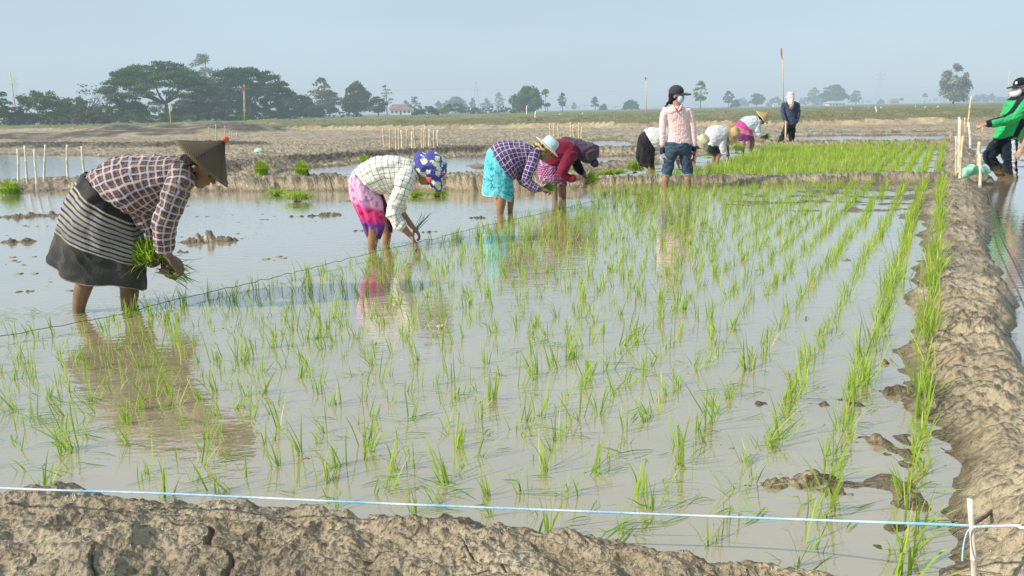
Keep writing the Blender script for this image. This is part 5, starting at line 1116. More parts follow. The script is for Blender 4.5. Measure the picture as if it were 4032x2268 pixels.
def build_p4():
    f = Fig(c185, 3.22, 9.9, 'person', 'person bending in a maroon pullover with a dark plum scarf wrapped over the head', (1120, 930)); vx = .010
    H_, hd = head(f, (1495, 350), (.90, -.43), (.43, .90), fy=-.1)
    B = H_+[f.chain([(1050, 500, 85), (1080, 380, 95), (1180, 290, 95), (1290, 280, 85), (1370, 290, 55), (1440, 320, 45)], 1)]
    B += [f.chain([(1030, 520, 75, -.05), (1068, 700, 50), (1075, 800, 40), (1080, 900, 33), (1080, 1000, 30)], 7), f.chain([(1080, 520, 80, .08), (1165, 700, 62), (1170, 790, 55), (1175, 880, 48), (1176, 980, 42)], 7)]
    B += [f.chain([(1290, 320, 45, -.13), (1190, 520, 42, -.15), (1165, 600, 40), (1260, 648, 34), (1345, 655, 30), (1375, 655, 28)], 8)]; B += hand(f.pt(1375, 655, -.14), (.95, .1, -.1), (.1, .3, -1), .95, .8, 1)
    B += [f.chain([(1320, 380, 45, .12), (1370, 520, 40, .12), (1440, 600, 32, .08), (1455, 630, 28, .05)], 8)]; B += hand(f.pt(1455, 625, .05), (.5, -.2, -.8), (-.5, -.6, -.5), .95, .8, -1)
    body_obj(f, B, vx, skincol(SKIN, 0, .25, handmud=.3))
    def sk(U, V):
        v, u = U[:, 4], U[:, 0]; C = np.tile((.30, .12, .26), (len(U), 1)).astype(float); row = np.floor(v*13); dots = (np.abs(np.mod(u/.034+row*.5, 1)-.5)**2+(np.mod(v*13, 1)-.5)**2 < .11); mid = (v > .3) & (v < .66)
        C = np.where((mid & dots)[:, None], np.array((.82, .34, .58)), np.where(mid[:, None], np.array((.10, .02, .06)), C)); bl = (np.abs(np.mod(v*7, 1)-.5) < .10)[:, None]; C = np.where(bl & (~mid)[:, None], np.array((.04, .02, .05)), C)
        z = n3(V[:, 0]*30, V[:, 1]*30, V[:, 2]*30)[:, None]; return np.where((z > .25) & (~mid)[:, None], np.array((.5, .32, .48)), C)
    skirt_obj('skirt', f, [(905, 395, 1130, 500, .85), (872, 460, 1165, 550, .8), (862, 550, 1195, 610, .72), (866, 640, 1215, 670, .66), (882, 705, 1226, 735, .62)], M['cloth'], f.root, sk, .009, 5, 160, 30, seed=3.3)
    f.core = False; sh = [f.sil([(900, 400, 1120, 530, .9), (940, 300, 1150, 515, .92), (1000, 215, 1185, 480, .95), (1060, 175, 1215, 455, 1.0), (1140, 152, 1250, 440, 1.05), (1235, 158, 1310, 430, 1.1), (1320, 192, 1352, 400, 1.1), (1380, 232, 1392, 350, .9)], 1, 40, 5, (.25, .3)),
          f.chain([(1290, 290, 82, -.08), (1260, 380, 82, -.12), (1215, 480, 72, -.14), (1170, 570, 60, -.15), (1190, 620, 52), (1260, 645, 46), (1335, 655, 38)], 2, 24, 5, (.8, .1)), f.chain([(1320, 340, 66, .10), (1350, 460, 56, .12), (1400, 550, 46, .1), (1440, 600, 38, .06)], 3, 24, 5, (.8, .1)),
          f.chain([(1060, 400, 60, -.08), (1045, 480, 42), (1045, 530, 20)], 4)]
    cloth_obj('pullover', sh, .011, M['cloth'], f.root, .009, 6.0, lambda U, V: np.where((U[:, 2] == 3)[:, None], np.array((.02, .018, .03)), mottled((.15, .008, .028), (.22, .014, .045), 8)(U, V)), seed=24, smooth=3)
    sc_ = [ell(hd['c']+hd['u']*.02-hd['f']*.02, (hd['u']*.135, hd['f']*.125, hd['s']*.11)), f.chain([(1205, 150, 18), (1260, 185, 40), (1340, 220, 62), (1410, 270, 85), (1450, 320, 100)]), f.chain([(1180, 128, 12), (1210, 145, 26), (1260, 170, 30)])]
    cloth_obj('head_scarf', sc_, .010, M['cloth'], f.root, .012, 8, mottled((.075, .055, .085), (.10, .075, .11)), seed=2)
    cloth_obj('cap_peak', [ell(np.array(f.pt(1580, 455, 0)), (hd['f']*.065, hd['u']*.052, hd['s']*.08))], .010, M['cloth'], f.root, .003, 9, flat((.03, .025, .05)))
    bundle(f.pt(1490, 680, 0), (.8, -.1, .42), 150, .22, .50, 'bright seedling bunch in the hands of the planter in the maroon pullover', 8, .0065, .06, base_r=.035)
build_p4()
def mask(fig, hd, col, hs=1.0, name='face_mask'):
    c, u, f, sd = hd['c'], hd['u'], hd['f'], hd['s']
    P = [ell(c-u*.045*hs+f*.062*hs, (u*.060*hs, f*.052*hs, sd*.066*hs)), ell(c-u*.02*hs+f*.09*hs, (u*.03*hs, f*.022*hs, sd*.03*hs))]; return cloth_obj(name, P, .006, M['cloth'], fig.root, 0, 30, flat(col))
def cap(fig, hd, col, logo=None, hs=1.0, lift=0):
    c, u, f, sd = hd['c'], hd['u'], hd['f'], hd['s']; b = c+u*.035*hs
    P = [ell(b+u*.018*hs-f*.006, (u*.095*hs, f*.108*hs, sd*.090*hs))]
    me, U = fuse(P, .007, 2); V = getco(me); cut = ((V-b)@u) < -.018*hs; V[cut] = V[cut]-np.outer(((V[cut]-b)@u)+.018*hs, u); me.vertices.foreach_set('co', V.astype(np.float32).ravel()); setcol(me, mottled(col, [x*1.5 for x in col])(U, V)); setvec(me, U[:, :3]); o = link('cap', me, M['cloth'], fig.root)
    pk = [ell(b+f*.135*hs-u*.012, (f*.085*hs, sd*.082*hs, u*.010)), ell(b+f*.10*hs-u*.006, (f*.06*hs, sd*.088*hs, u*.012))]; me, U = fuse(pk, .006, 2); V = getco(me); q = ((V-b)@sd); V = V-np.outer(q*q*3.2, u); me.vertices.foreach_set('co', V.astype(np.float32).ravel()); setcol(me, mottled(col, [x*1.3 for x in col])(U, V)); link('peak', me, M['cloth'], o)
    return o, b
def build_pink():
    f = Fig(c245, 2.899, 10.8, 'person', 'person standing in a pink striped shirt, rolled jeans, dark cap and blue mask', (620, 1200)); vx = .009
    H_, hd = head(f, (618, 222), (.03, -1), (.9, .08), fy=-.42, hs=.98)
    B = H_+[f.chain([(645, 780, 110), (640, 600, 105), (632, 450, 105), (625, 385, 80), (620, 340, 42), (616, 280, 40)], 1, 24)]
    B += [f.chain([(560, 780, 62, 0), (535, 950, 50), (508, 1090, 42), (498, 1150, 42), (493, 1210, 36), (490, 1290, 34)], 7), f.chain([(715, 780, 62), (725, 950, 50), (745, 1090, 42), (748, 1150, 42), (750, 1215, 35), (750, 1290, 34)], 7)]
    B += [f.chain([(490, 400, 36, 0), (470, 560, 30), (466, 700, 26), (458, 800, 21), (455, 850, 19)], 8), f.chain([(762, 400, 36), (800, 560, 30), (815, 700, 26), (820, 800, 21), (822, 845, 19)], 8)]
    B += hand(f.pt(454, 862), (-.06, -.1, -1), (.8, .5, 0), .95, .35, 1)+hand(f.pt(822, 850), (.02, -.1, -1), (-.8, .5, 0), .95, .55, -1)
    body_obj(f, B, .0075, skincol(SKIN_L, .12, .05))
    f.core = False; sh = [f.sil([(575, 340, 672, 340, .8), (520, 362, 722, 362, .62), (478, 400, 772, 400, .50), (502, 470, 764, 470, .5), (520, 560, 758, 560, .52), (520, 650, 764, 650, .52), (512, 730, 780, 738, .52), (508, 790, 786, 785, .52)], 1, 48, 5, (.2, .1), sq=.12),
          f.chain([(500, 385, 40, 0), (480, 440, 42), (466, 540, 40), (462, 640, 37), (462, 720, 33), (460, 790, 28)], 2, 24, 5, (.8, .1)), f.chain([(752, 385, 38), (775, 440, 40), (797, 540, 37), (810, 640, 34), (816, 730, 30), (818, 800, 27)], 3, 24, 5, (.8, .1))]
    cloth_obj('shirt', sh, .0085, M['pink_stripe'], f.root, .0038, 9, seed=31, smooth=3)
    col_ = [f.chain([(572, 328, 10, .03), (582, 350, 14, -.08), (606, 385, 10, -.12), (622, 398, 4, -.13)], 0, 12), f.chain([(678, 328, 10, .03), (672, 350, 14, -.08), (652, 385, 10, -.12), (640, 398, 4, -.13)], 0, 12), f.chain([(572, 328, 10, .03), (625, 312, 9, .07), (678, 328, 10, .03)], 0, 12)]
    cloth_obj('collar', col_, .007, M['cloth'], f.root, .002, 20, flat((.80, .52, .52)))
    for y in (430, 490, 550, 610, 670, 730):
        p = np.array(f.pt(655, y, -.155)); me, U = fuse([ell(p, ((.007, 0, 0), (0, .005, 0), (0, 0, .007)))], .003, 0); setcol(me, np.tile((.30, .05, .07), (len(U), 1))); link('button', me, M['cloth'], f.root)
    f.core = False; jn = [f.sil([(506, 765, 788, 765, .60), (500, 800, 786, 800, .60), (492, 850, 784, 850, .55)], 1, 36, 4, (.1, .5)), f.sil([(500, 810, 650, 830, .85), (484, 900, 618, 905, .9), (470, 1000, 592, 1005, .95), (458, 1085, 568, 1100, 1), (454, 1110, 560, 1135, 1)], 2, 32, 5, (.5, .1)), f.sil([(640, 830, 786, 810, .85), (652, 900, 784, 900, .9), (672, 1000, 788, 1000, .95), (694, 1090, 797, 1090, 1), (698, 1120, 798, 1120, 1)], 3, 32, 5, (.5, .1))]
    cloth_obj('jeans', jn, .0085, M['denim'], f.root, .011, 7, seed=41, smooth=3)
    cf = [f.sil([(449, 1098, 562, 1118, 1.0), (447, 1125, 556, 1146, 1.0)], 1, 32, 4, (.1, .1)), f.sil([(692, 1112, 802, 1110, 1.0), (696, 1136, 799, 1138, 1.0)], 1, 32, 4, (.1, .1))]
    for c_ in cf: cloth_obj('jeans_cuff', [c_], .008, M['cloth'], f.root, .005, 12, flat((.28, .33, .36)))
    ut = f.sil([(560, 786, 735, 790, .72), (575, 812, 722, 812, .72), (590, 826, 705, 828, .72)], 1, 36, 4, (.1, .2)); cloth_obj('undershirt', [ut], .008, M['cloth'], f.root, .004, 14, lambda U, V: np.where((n3(V[:, 0]*45, V[:, 1]*45, V[:, 2]*45) > .3)[:, None], np.array((.03, .03, .03)), np.array((.78, .78, .76))))
    for w_, c_, g_, D_, N_, fl, cu in (((456, 845), (.03, .04, .10), (.48, .49, .52), (-.06, -.1, -1), (.8, .5, 0), 1, .4), ((822, 812), (.025, .025, .03), (.42, .07, .05), (.02, -.1, -1), (-.8, .5, 0), -1, .6)):
        q = np.array(f.pt(*w_)); P = [capsule(q+np.array((0, 0, .02)), q-np.array((0, 0, .035)), .034, .036)]; P2 = hand(q-np.array((0, 0, .045)), D_, N_, 1.14, cu, fl)+hand(q-np.array((0, 0, .045)), D_, N_, 1.08, cu, fl)
        gl = cloth_obj('glove', P2, .007, M['cloth'], f.root, .002, 20, mottled(g_, [x*.4 for x in g_], 25)); cloth_obj('wristband', P, .007, M['cloth'], f.root, .002, 20, flat(c_))
    o, b = cap(f, hd, (.035, .033, .05)); lp = b+hd['f']*.106+hd['u']*.045
    mb = MB(); 
    for k, (a_, w_) in enumerate(((.014, .034), (0, .022), (-.012, .028))):
        q = b+hd['f']*(.106-.012*(k == 0))+hd['u']*(.045+a_); s1 = hd['s']*w_/2; u1 = hd['u']*.0045; i = len(mb.V); mb.V += [tuple(q-s1-u1), tuple(q+s1-u1), tuple(q+s1+u1-hd['f']*.002), tuple(q-s1+u1-hd['f']*.002)]; mb.F.append((i, i+1, i+2, i+3))
    me = mesh_np('emblem', np.array(mb.V), mb.F, False); setcol(me, np.tile((.75, .76, .78), (len(mb.V), 1))); link('emblem', me, M['cloth'], o)
    hr = [ell(hd['c']-hd['f']*.030+hd['u']*.005, (hd['u']*.090, hd['f']*.078, hd['s']*.083)), ell(hd['c']-hd['f']*.07-hd['u']*.06, (hd['u']*.06, hd['f']*.035, hd['s']*.045)), f.chain([(552, 285, 20, .03), (525, 305, 15), (505, 330, 12), (488, 352, 6)], 0, 12)]
    cloth_obj('hair', hr, .008, M['cloth'], f.root, .004, 25, flat((.012, .010, .012)))
    mask(f, hd, (.42, .66, .80))
build_pink()
def build_black():
    f = Fig(c245, 2.899, 12.9, 'person', 'person bending behind the standing one, black skirt, white shirt and cream sun hat', (320, 1140)); vx = .012
    H_, hd = head(f, (885, 760), (.55, -.6), (.5, .75), fy=-.2, uy=-.55)
    B = H_+[f.chain([(300, 850, 70), (320, 740, 90), (430, 710, 95), (600, 700, 90), (740, 715, 70), (800, 730, 42), (850, 745, 36)], 1)]
    B += [f.chain([(280, 860, 60, -.05), (312, 1040, 36), (318, 1100, 29), (318, 1150, 25), (318, 1220, 22)], 7), f.chain([(310, 860, 60, .08), (345, 1040, 34, .1), (350, 1120, 26), (350, 1220, 22)], 7)]
    B += [f.chain([(770, 720, 34, -.1), (800, 850, 28, -.12), (815, 950, 22, -.12), (822, 985, 19)], 8)]+hand(f.pt(822, 985, -.12), (.1, 0, -1), (-1, 0, .1), .95, .5, 1)+[f.chain([(700, 760, 34, .12), (640, 860, 28), (635, 960, 22), (640, 1000, 18)], 8)]+hand(f.pt(640, 1000, .12), (.2, 0, -1), (1, 0, .1), .95, .6, -1)
    body_obj(f, B, .010, skincol(SKIN, 0, .25))
    skirt_obj('skirt', f, [(252, 625, 372, 850, .9), (198, 680, 370, 890, .85), (176, 760, 368, 930, .78), (166, 850, 366, 970, .72), (162, 930, 364, 1010, .66), (200, 1015, 358, 1075, .6)], M['cloth'], f.root, mottled((.012, .012, .018), (.03, .028, .035), 8, .22), .012, 5, 140, 14, seed=1.1)
    f.core = False; sh = [f.sil([(256, 612, 375, 850, .95), (330, 588, 440, 850, .95), (430, 590, 520, 820, 1.0), (560, 600, 620, 800, 1.05), (690, 622, 720, 800, 1.1), (780, 655, 790, 790, 1.0), (810, 680, 815, 770, .9)], 1, 36, 4, (.25, .3)), f.chain([(760, 715, 52, -.08), (785, 800, 46, -.11), (800, 880, 38, -.12), (812, 950, 30)], 2, 20, 4, (.8, .1)), f.chain([(700, 750, 50, .1), (645, 860, 40, .12), (635, 950, 32)], 3, 20, 4, (.8, .1))]
    cloth_obj('shirt', sh, .012, M['cloth'], f.root, .007, 8, lambda U, V: np.where((U[:, 2] == 3)[:, None], np.where((n3(V[:, 0]*25, V[:, 1]*25, V[:, 2]*25) > .1)[:, None], np.array((.6, .25, .12)), np.array((.75, .66, .5))), mottled((.74, .74, .74), (.62, .62, .64), 6)(U, V)), seed=55)
    hb = {**hd}; hb['c'] = np.array(f.pt(905, 748, -.02)); brim_hat(f, hb, 'straw_cream', .095, .10, .165, .02, .035, wob=.03)
build_black()
def build_grey():
    f = Fig(c245, 2.899, 15.6, 'person', 'person crouching in a pale grey shirt with a wide tan straw hat', (1080, 950)); vx = .013
    H_, hd = head(f, (1250, 665), (.62, -.4), (.4, .75), fy=-.1, uy=-.6)
    B = H_+[f.chain([(1020, 800, 60), (1010, 720, 75), (1080, 670, 80), (1160, 665, 60), (1200, 665, 34), (1235, 665, 30)], 1)]
    B += [f.chain([(1020, 810, 52, -.06), (1110, 850, 44, -.08), (1108, 885, 34), (1094, 930, 26), (1084, 970, 22), (1080, 1010, 20)], 7), f.chain([(1020, 810, 50, .1), (1070, 860, 40, .14), (1050, 940, 26), (1045, 1010, 20)], 7)]
    B += [f.chain([(1170, 700, 28, -.1), (1140, 800, 25, -.13), (1165, 870, 22), (1195, 895, 18)], 8)]+hand(f.pt(1195, 893, -.13), (.5, 0, -.9), (-.9, 0, -.4), .95, .6, 1)+[f.chain([(1180, 710, 28, .1), (1190, 790, 25, .12), (1205, 850, 18)], 8)]+hand(f.pt(1205, 850, .12), (.4, 0, -.9), (-.9, 0, -.4), .95, .6, -1)
    body_obj(f, B, .011, skincol(SKIN, 0, .2, handmud=.6))
    f.core = False; cloth_obj('shorts', [f.chain([(1010, 790, 72, 0), (1030, 820, 66), (1060, 840, 60)], 0), f.chain([(1030, 820, 60, -.07), (1080, 845, 52), (1115, 855, 44)], 0), f.chain([(1030, 820, 60, .1), (1075, 860, 46)], 0)], .014, M['cloth'], f.root, .010, 7, mottled((.015, .018, .035), (.03, .03, .05)))
    f.core = False; sh = [f.sil([(962, 700, 1000, 862, .95), (955, 640, 1040, 850, .95), (985, 588, 1090, 810, 1.0), (1060, 562, 1140, 770, 1.05), (1130, 565, 1180, 745, 1.05), (1185, 590, 1205, 720, 1.0)], 1, 36, 4, (.25, .3)), f.chain([(1160, 690, 46, -.08), (1138, 770, 44, -.12), (1150, 850, 38), (1180, 895, 28)], 2, 20, 4, (.8, .1)), f.chain([(1185, 700, 40, .1), (1190, 790, 34, .12)], 3, 20, 4, (.8, .1))]
    cloth_obj('shirt', sh, .012, M['cloth'], f.root, .007, 8, mottled((.66, .66, .69), (.55, .55, .60), 6), seed=65)
    hb = {**hd}; hb['c'] = np.array(f.pt(1262, 655, -.02)); brim_hat(f, hb, 'straw_tan', .105, .12, .205, .02, .05, wob=.02, name='straw_hat')
build_grey()
def build_purple():
    f = Fig(c245, 2.899, 18.9, 'person', 'person bending in a pale blue checked shirt, magenta striped skirt and tan conical hat', (1420, 860)); vx = .014
    H_, hd = head(f, (1590, 500), (.69, -.72), (.72, .69))
    B = H_+[f.chain([(1390, 620, 55), (1400, 560, 62), (1460, 530, 66), (1530, 515, 48), (1560, 505, 26), (1580, 500, 24)], 1)]
    B += [f.chain([(1390, 640, 45, -.06), (1385, 740, 30), (1378, 800, 25), (1375, 860, 19), (1374, 900, 18)], 7), f.chain([(1410, 640, 48, .08), (1475, 710, 36), (1482, 770, 28), (1472, 850, 20), (1470, 890, 19)], 7)]
    B += [f.chain([(1545, 540, 24, -.1), (1530, 610, 22, -.12), (1568, 668, 18), (1592, 690, 15)], 8)]+hand(f.pt(1592, 690, -.12), (.9, 0, -.5), (-.3, 0, -1), .95, .7, 1)+[f.chain([(1540, 545, 24, .1), (1545, 620, 20, .12), (1590, 700, 15, .06)], 8)]+hand(f.pt(1590, 700, .06), (.9, 0, -.3), (-.3, 0, -1), .95, .7, -1)
    body_obj(f, B, .012, skincol(SKIN, 0, .2, handmud=.4))
    def sk(U, V):
        v = U[:, 4]; st = [(0, (.50, .06, .30)), (.3, (.55, .07, .28)), (.36, (.72, .25, .25)), (.42, (.60, .10, .30)), (.50, (.75, .34, .24)), (.58, (.60, .12, .36)), (.66, (.24, .05, .24)), (1, (.16, .04, .20))]; return np.stack([np.interp(v, [s[0] for s in st], [s[1][i] for s in st]) for i in range(3)], 1)
    skirt_obj('skirt', f, [(1345, 500, 1478, 640, .9), (1302, 550, 1488, 665, .88), (1290, 605, 1496, 682, .8), (1308, 670, 1502, 696, .75), (1332, 742, 1506, 716, .7)], M['cloth'], f.root, sk, .012, 5, 120, 14, seed=2.5)
    f.core = False; sh = [f.sil([(1350, 498, 1485, 640, .95), (1400, 464, 1505, 632, .98), (1470, 455, 1532, 612, 1.02), (1530, 458, 1556, 575, 1.05), (1566, 476, 1572, 538, .9)], 1, 36, 4, (.25, .3)), f.chain([(1550, 520, 40, -.07), (1535, 590, 38, -.11), (1550, 645, 34), (1585, 685, 25)], 2, 20, 4, (.8, .1)), f.chain([(1540, 540, 38, .09), (1545, 620, 32, .12), (1580, 690, 22, .07)], 3, 20, 4, (.8, .1))]
    cloth_obj('shirt', sh, .013, M['plaid_blue'], f.root, .007, 8, seed=75)
    conical_hat(f, (1526, 410), (1664, 541), (1654, 421), 'straw_tan', tip=(.75, .15, .08), tilt=-.05)
    cloth_obj('hair', [ell(hd['c']-hd['f']*.035, (hd['u']*.09, hd['f']*.08, hd['s']*.08))], .013, M['cloth'], f.root, .004, 20, flat((.012, .011, .012)))
    bundle(f.pt(1625, 700, 0), (.9, 0, .35), 90, .17, .5, 'small green seedling bunch held by the planter in the tan conical hat', 9, .009, .05, mat='rice2', base_r=.03, group=None)
build_purple()
def build_staff():
    f = Fig(c245, 2.899, 22.3, 'person', 'person standing far back in navy top, black trousers and pink bucket hat, holding a staff', (1860, 780)); vx = .013
    H_, hd = head(f, (1922, 240), (0, -1), (-.1, .12), fy=-1)
    B = H_+[f.chain([(1915, 560, 50), (1918, 440, 50), (1920, 340, 52), (1922, 300, 30), (1922, 265, 22)], 1), f.chain([(1890, 560, 32), (1850, 660, 26), (1800, 760, 20), (1790, 800, 18)], 7), f.chain([(1945, 560, 32), (1935, 660, 26), (1932, 770, 20), (1930, 805, 18)], 7)]
    B += [f.chain([(1848, 325, 20), (1834, 400, 16), (1840, 460, 15, -.08), (1862, 505, 12, -.14)], 8)]+hand(f.pt(1864, 510, -.15), (.3, -.1, -.9), (.9, 0, .3), .95, 1.0, 1)+[f.chain([(1995, 325, 20, 0), (2008, 400, 16), (1998, 470, 15), (1988, 530, 12)], 8)]+hand(f.pt(1987, 535), (-.1, 0, -1), (-.8, .4, 0), .95, .5, -1)
    body_obj(f, B, .011, skincol(SKIN_L, .1, .1))
    f.core = False; sh = [f.sil([(1885, 285, 1960, 285, .8), (1845, 302, 1998, 302, .6), (1838, 330, 2005, 330, .52), (1856, 400, 1985, 400, .6), (1856, 480, 1985, 480, .6), (1850, 562, 1982, 562, .6)], 1, 36, 4, (.3, .1), sq=.1), f.chain([(1848, 320, 25), (1832, 390, 23), (1838, 455, 21, -.07), (1860, 502, 17, -.13)], 2, 20, 4, (.8, .1)), f.chain([(1996, 320, 25, 0), (2010, 395, 23), (2002, 465, 21), (1990, 528, 17)], 3, 20, 4, (.8, .1))]
    cloth_obj('top', sh, .012, M['cloth'], f.root, .007, 8, mottled((.045, .06, .11), (.08, .10, .17)), seed=85)
    f.core = False; tr = [f.sil([(1852, 548, 1978, 548, .6), (1850, 590, 1976, 590, .6)], 1, 30, 4, (.1, .5)), f.sil([(1848, 570, 1915, 575, .9), (1820, 650, 1884, 655, .9), (1790, 715, 1845, 725, .9), (1765, 782, 1812, 790, .9)], 2, 24, 4, (.5, .1)), f.sil([(1903, 575, 1978, 565, .9), (1904, 650, 1968, 650, .9), (1906, 715, 1960, 715, .9), (1908, 785, 1957, 785, .9)], 3, 24, 4, (.5, .1))]
    cloth_obj('trousers', tr, .012, M['cloth'], f.root, .012, 6, mottled((.018, .018, .026), (.035, .035, .045), 8, .1), seed=86)
    brim_hat(f, hd, 'cloth', .098, .12, .135, .03, .045, name='bucket_hat', colf=lambda uv: np.where((np.sin(uv[:, 0]*60+3*np.sin(uv[:, 1]*30)) > .5)[:, None], np.array((.60, .42, .44)), np.array((.78, .68, .68))), wob=.02)
    cloth_obj('face_scarf', [ell(hd['c']-hd['u']*.045+hd['f']*.03, (hd['u']*.085, hd['f']*.09, hd['s']*.095)), f.chain([(1922, 275, 34, -.06), (1928, 310, 30, -.10), (1935, 352, 8, -.12)])], .011, M['cloth'], f.root, .008, 12, mottled((.78, .62, .58), (.75, .70, .70), 14))
    m = MB(); m.tube([f.pt(1866, 520, -.17), f.pt(1865, 650, -.2), f.pt(1862, 800, -.24)], [.022, .024, .026], 10); o = m.build('wooden_staff', M['bamboo'], None, f.pt(1862, 800, -.24), True); tag(o, 'pale wooden staff under the hand of the person in navy', 'staff')
M['bamboo'] = simple('dry_bamboo', (.62, .50, .32), .6, .14, 9); M['bamboo_w'] = simple('bleached_bamboo', (.76, .70, .58), .6, .10, 9)
build_staff()
def build_green():
    f = Fig(c32, 2.07, 11.4, 'person', 'person in a green and black tracksuit with white mask pointing left at the right edge', (1590, 1030)); vx = .009
    H_, hd = head(f, (1690, 300), (-.10, -1), (-.95, .10), fy=-.25)
    B = H_+[f.chain([(1590, 730, 72), (1610, 600, 75), (1650, 480, 78), (1675, 420, 60), (1685, 375, 32), (1690, 340, 30)], 1)]
    B += [f.chain([(1560, 730, 55, .06), (1480, 800, 46), (1435, 862, 38), (1470, 925, 33), (1525, 985, 28), (1560, 1040, 26), (1575, 1080, 24)], 7), f.chain([(1600, 740, 55, -.08), (1605, 860, 42), (1615, 950, 32), (1628, 1040, 26), (1630, 1090, 24)], 7)]
    B += [f.chain([(1715, 430, 30, -.2), (1640, 530, 28, -.22), (1560, 570, 25, -.22), (1460, 590, 19, -.22), (1412, 600, 15)], 8)]+hand(f.pt(1412, 600, -.22), (-.97, -.05, -.18), (.0, .15, -1), .98, .9, -1, curls=(.05, .8, 1.0, 1.0)) + [f.chain([(1740, 430, 30, .2), (1745, 560, 26, .24), (1720, 680, 20, .2)], 8)]+hand(f.pt(1718, 690, .2), (-.2, 0, -1), (0, -.8, 0), .98, .6, 1)
    body_obj(f, B, .0085, skincol(SKIN_L*1.15, 0, .1))
    G = np.array((.03, .42, .13)); K = np.array((.008, .012, .022))
    def jk(U, V):
        C = mottled(G, G*1.25, 6)(U, V); i, t, v = U[:, 2], U[:, 3], U[:, 4]; blk = ((i == 2) & (t > .16) & (t < .36) & (v < .97)) | ((i == 1) & (v > .50) & (t > .50) & (t < .60) & (v < .92)) | ((i == 1) & (v < .10)) | (i == 5) | ((i == 2) & (v > .94)); return np.where(blk[:, None], K, C)
    f.core = False; sh = [f.sil([(1640, 372, 1745, 372, .9), (1605, 400, 1762, 400, 1.0), (1580, 440, 1772, 440, 1.0), (1545, 520, 1758, 520, .82), (1520, 610, 1712, 620, .75), (1492, 680, 1672, 715, .75), (1476, 705, 1652, 742, .75)], 1, 44, 5, (.3, .1)),
          f.chain([(1720, 415, 48, -.12), (1700, 455, 50, -.19), (1645, 525, 46, -.22), (1570, 565, 40, -.23), (1490, 585, 32, -.23), (1420, 598, 23)], 2, 28, 5, (.8, .1)), f.chain([(1740, 420, 46, .14), (1750, 560, 40, .22), (1725, 670, 28, .2)], 3, 24, 5, (.8, .1)), f.chain([(1690, 385, 50), (1690, 350, 42)], 5, 24, 3, (.3, .3))]
    cloth_obj('jacket', sh, .0085, M['cloth'], f.root, .008, 8, jk, seed=95, smooth=3)
    def tc(U, V):
        C = mottled(K*.9, K*1.6, 8)(U, V); i, t, v = U[:, 2], U[:, 3], U[:, 4]; C = np.where(((i == 3) & (t > .465) & (t < .55))[:, None], np.array((.78, .78, .78)), C); m = np.clip(((.20-V[:, 2])/.1)+.5*n3(V[:, 0]*15, V[:, 1]*15, V[:, 2]*15), 0, 1)*(i != 3); m = np.maximum(m, .8*np.clip((.10-V[:, 2])/.05, 0, 1)); return C*(1-m[:, None])+np.array((.15, .11, .06))*m[:, None]
    f.core = False; tr = [f.chain([(1562, 705, 74, 0), (1568, 745, 68)], 1, 28, 4, (.3, .5)), f.chain([(1545, 730, 56, .06), (1482, 796, 52), (1440, 858, 43), (1472, 922, 38), (1525, 982, 35), (1558, 1035, 31), (1566, 1065, 28)], 2, 28, 5, (.5, .2)), f.chain([(1598, 740, 54, -.07), (1600, 850, 48), (1611, 950, 41), (1626, 1035, 31), (1628, 1070, 28)], 3, 28, 5, (.5, .2))]
    cloth_obj('trousers', tr, .0085, M['cloth'], f.root, .011, 7, tc, seed=96, smooth=3)
    o, b = cap(f, hd, (.010, .011, .022)); lp = b+hd['f']*.100+hd['u']*.04+hd['s']*.0
    me, U = fuse([ell(lp-hd['s']*.025, (hd['u']*.024, hd['s']*.024, hd['f']*.008))], .004, 1); setcol(me, np.tile((.8, .8, .8), (len(U), 1))); link('badge', me, M['cloth'], o)
    cloth_obj('hair', [ell(hd['c']-hd['f']*.030+hd['u']*.01, (hd['u']*.085, hd['f']*.078, hd['s']*.080))], .009, M['cloth'], f.root, .003, 25, flat((.010, .009, .010)))
    mask(f, hd, (.95, .95, .96), 1.28)
build_green()
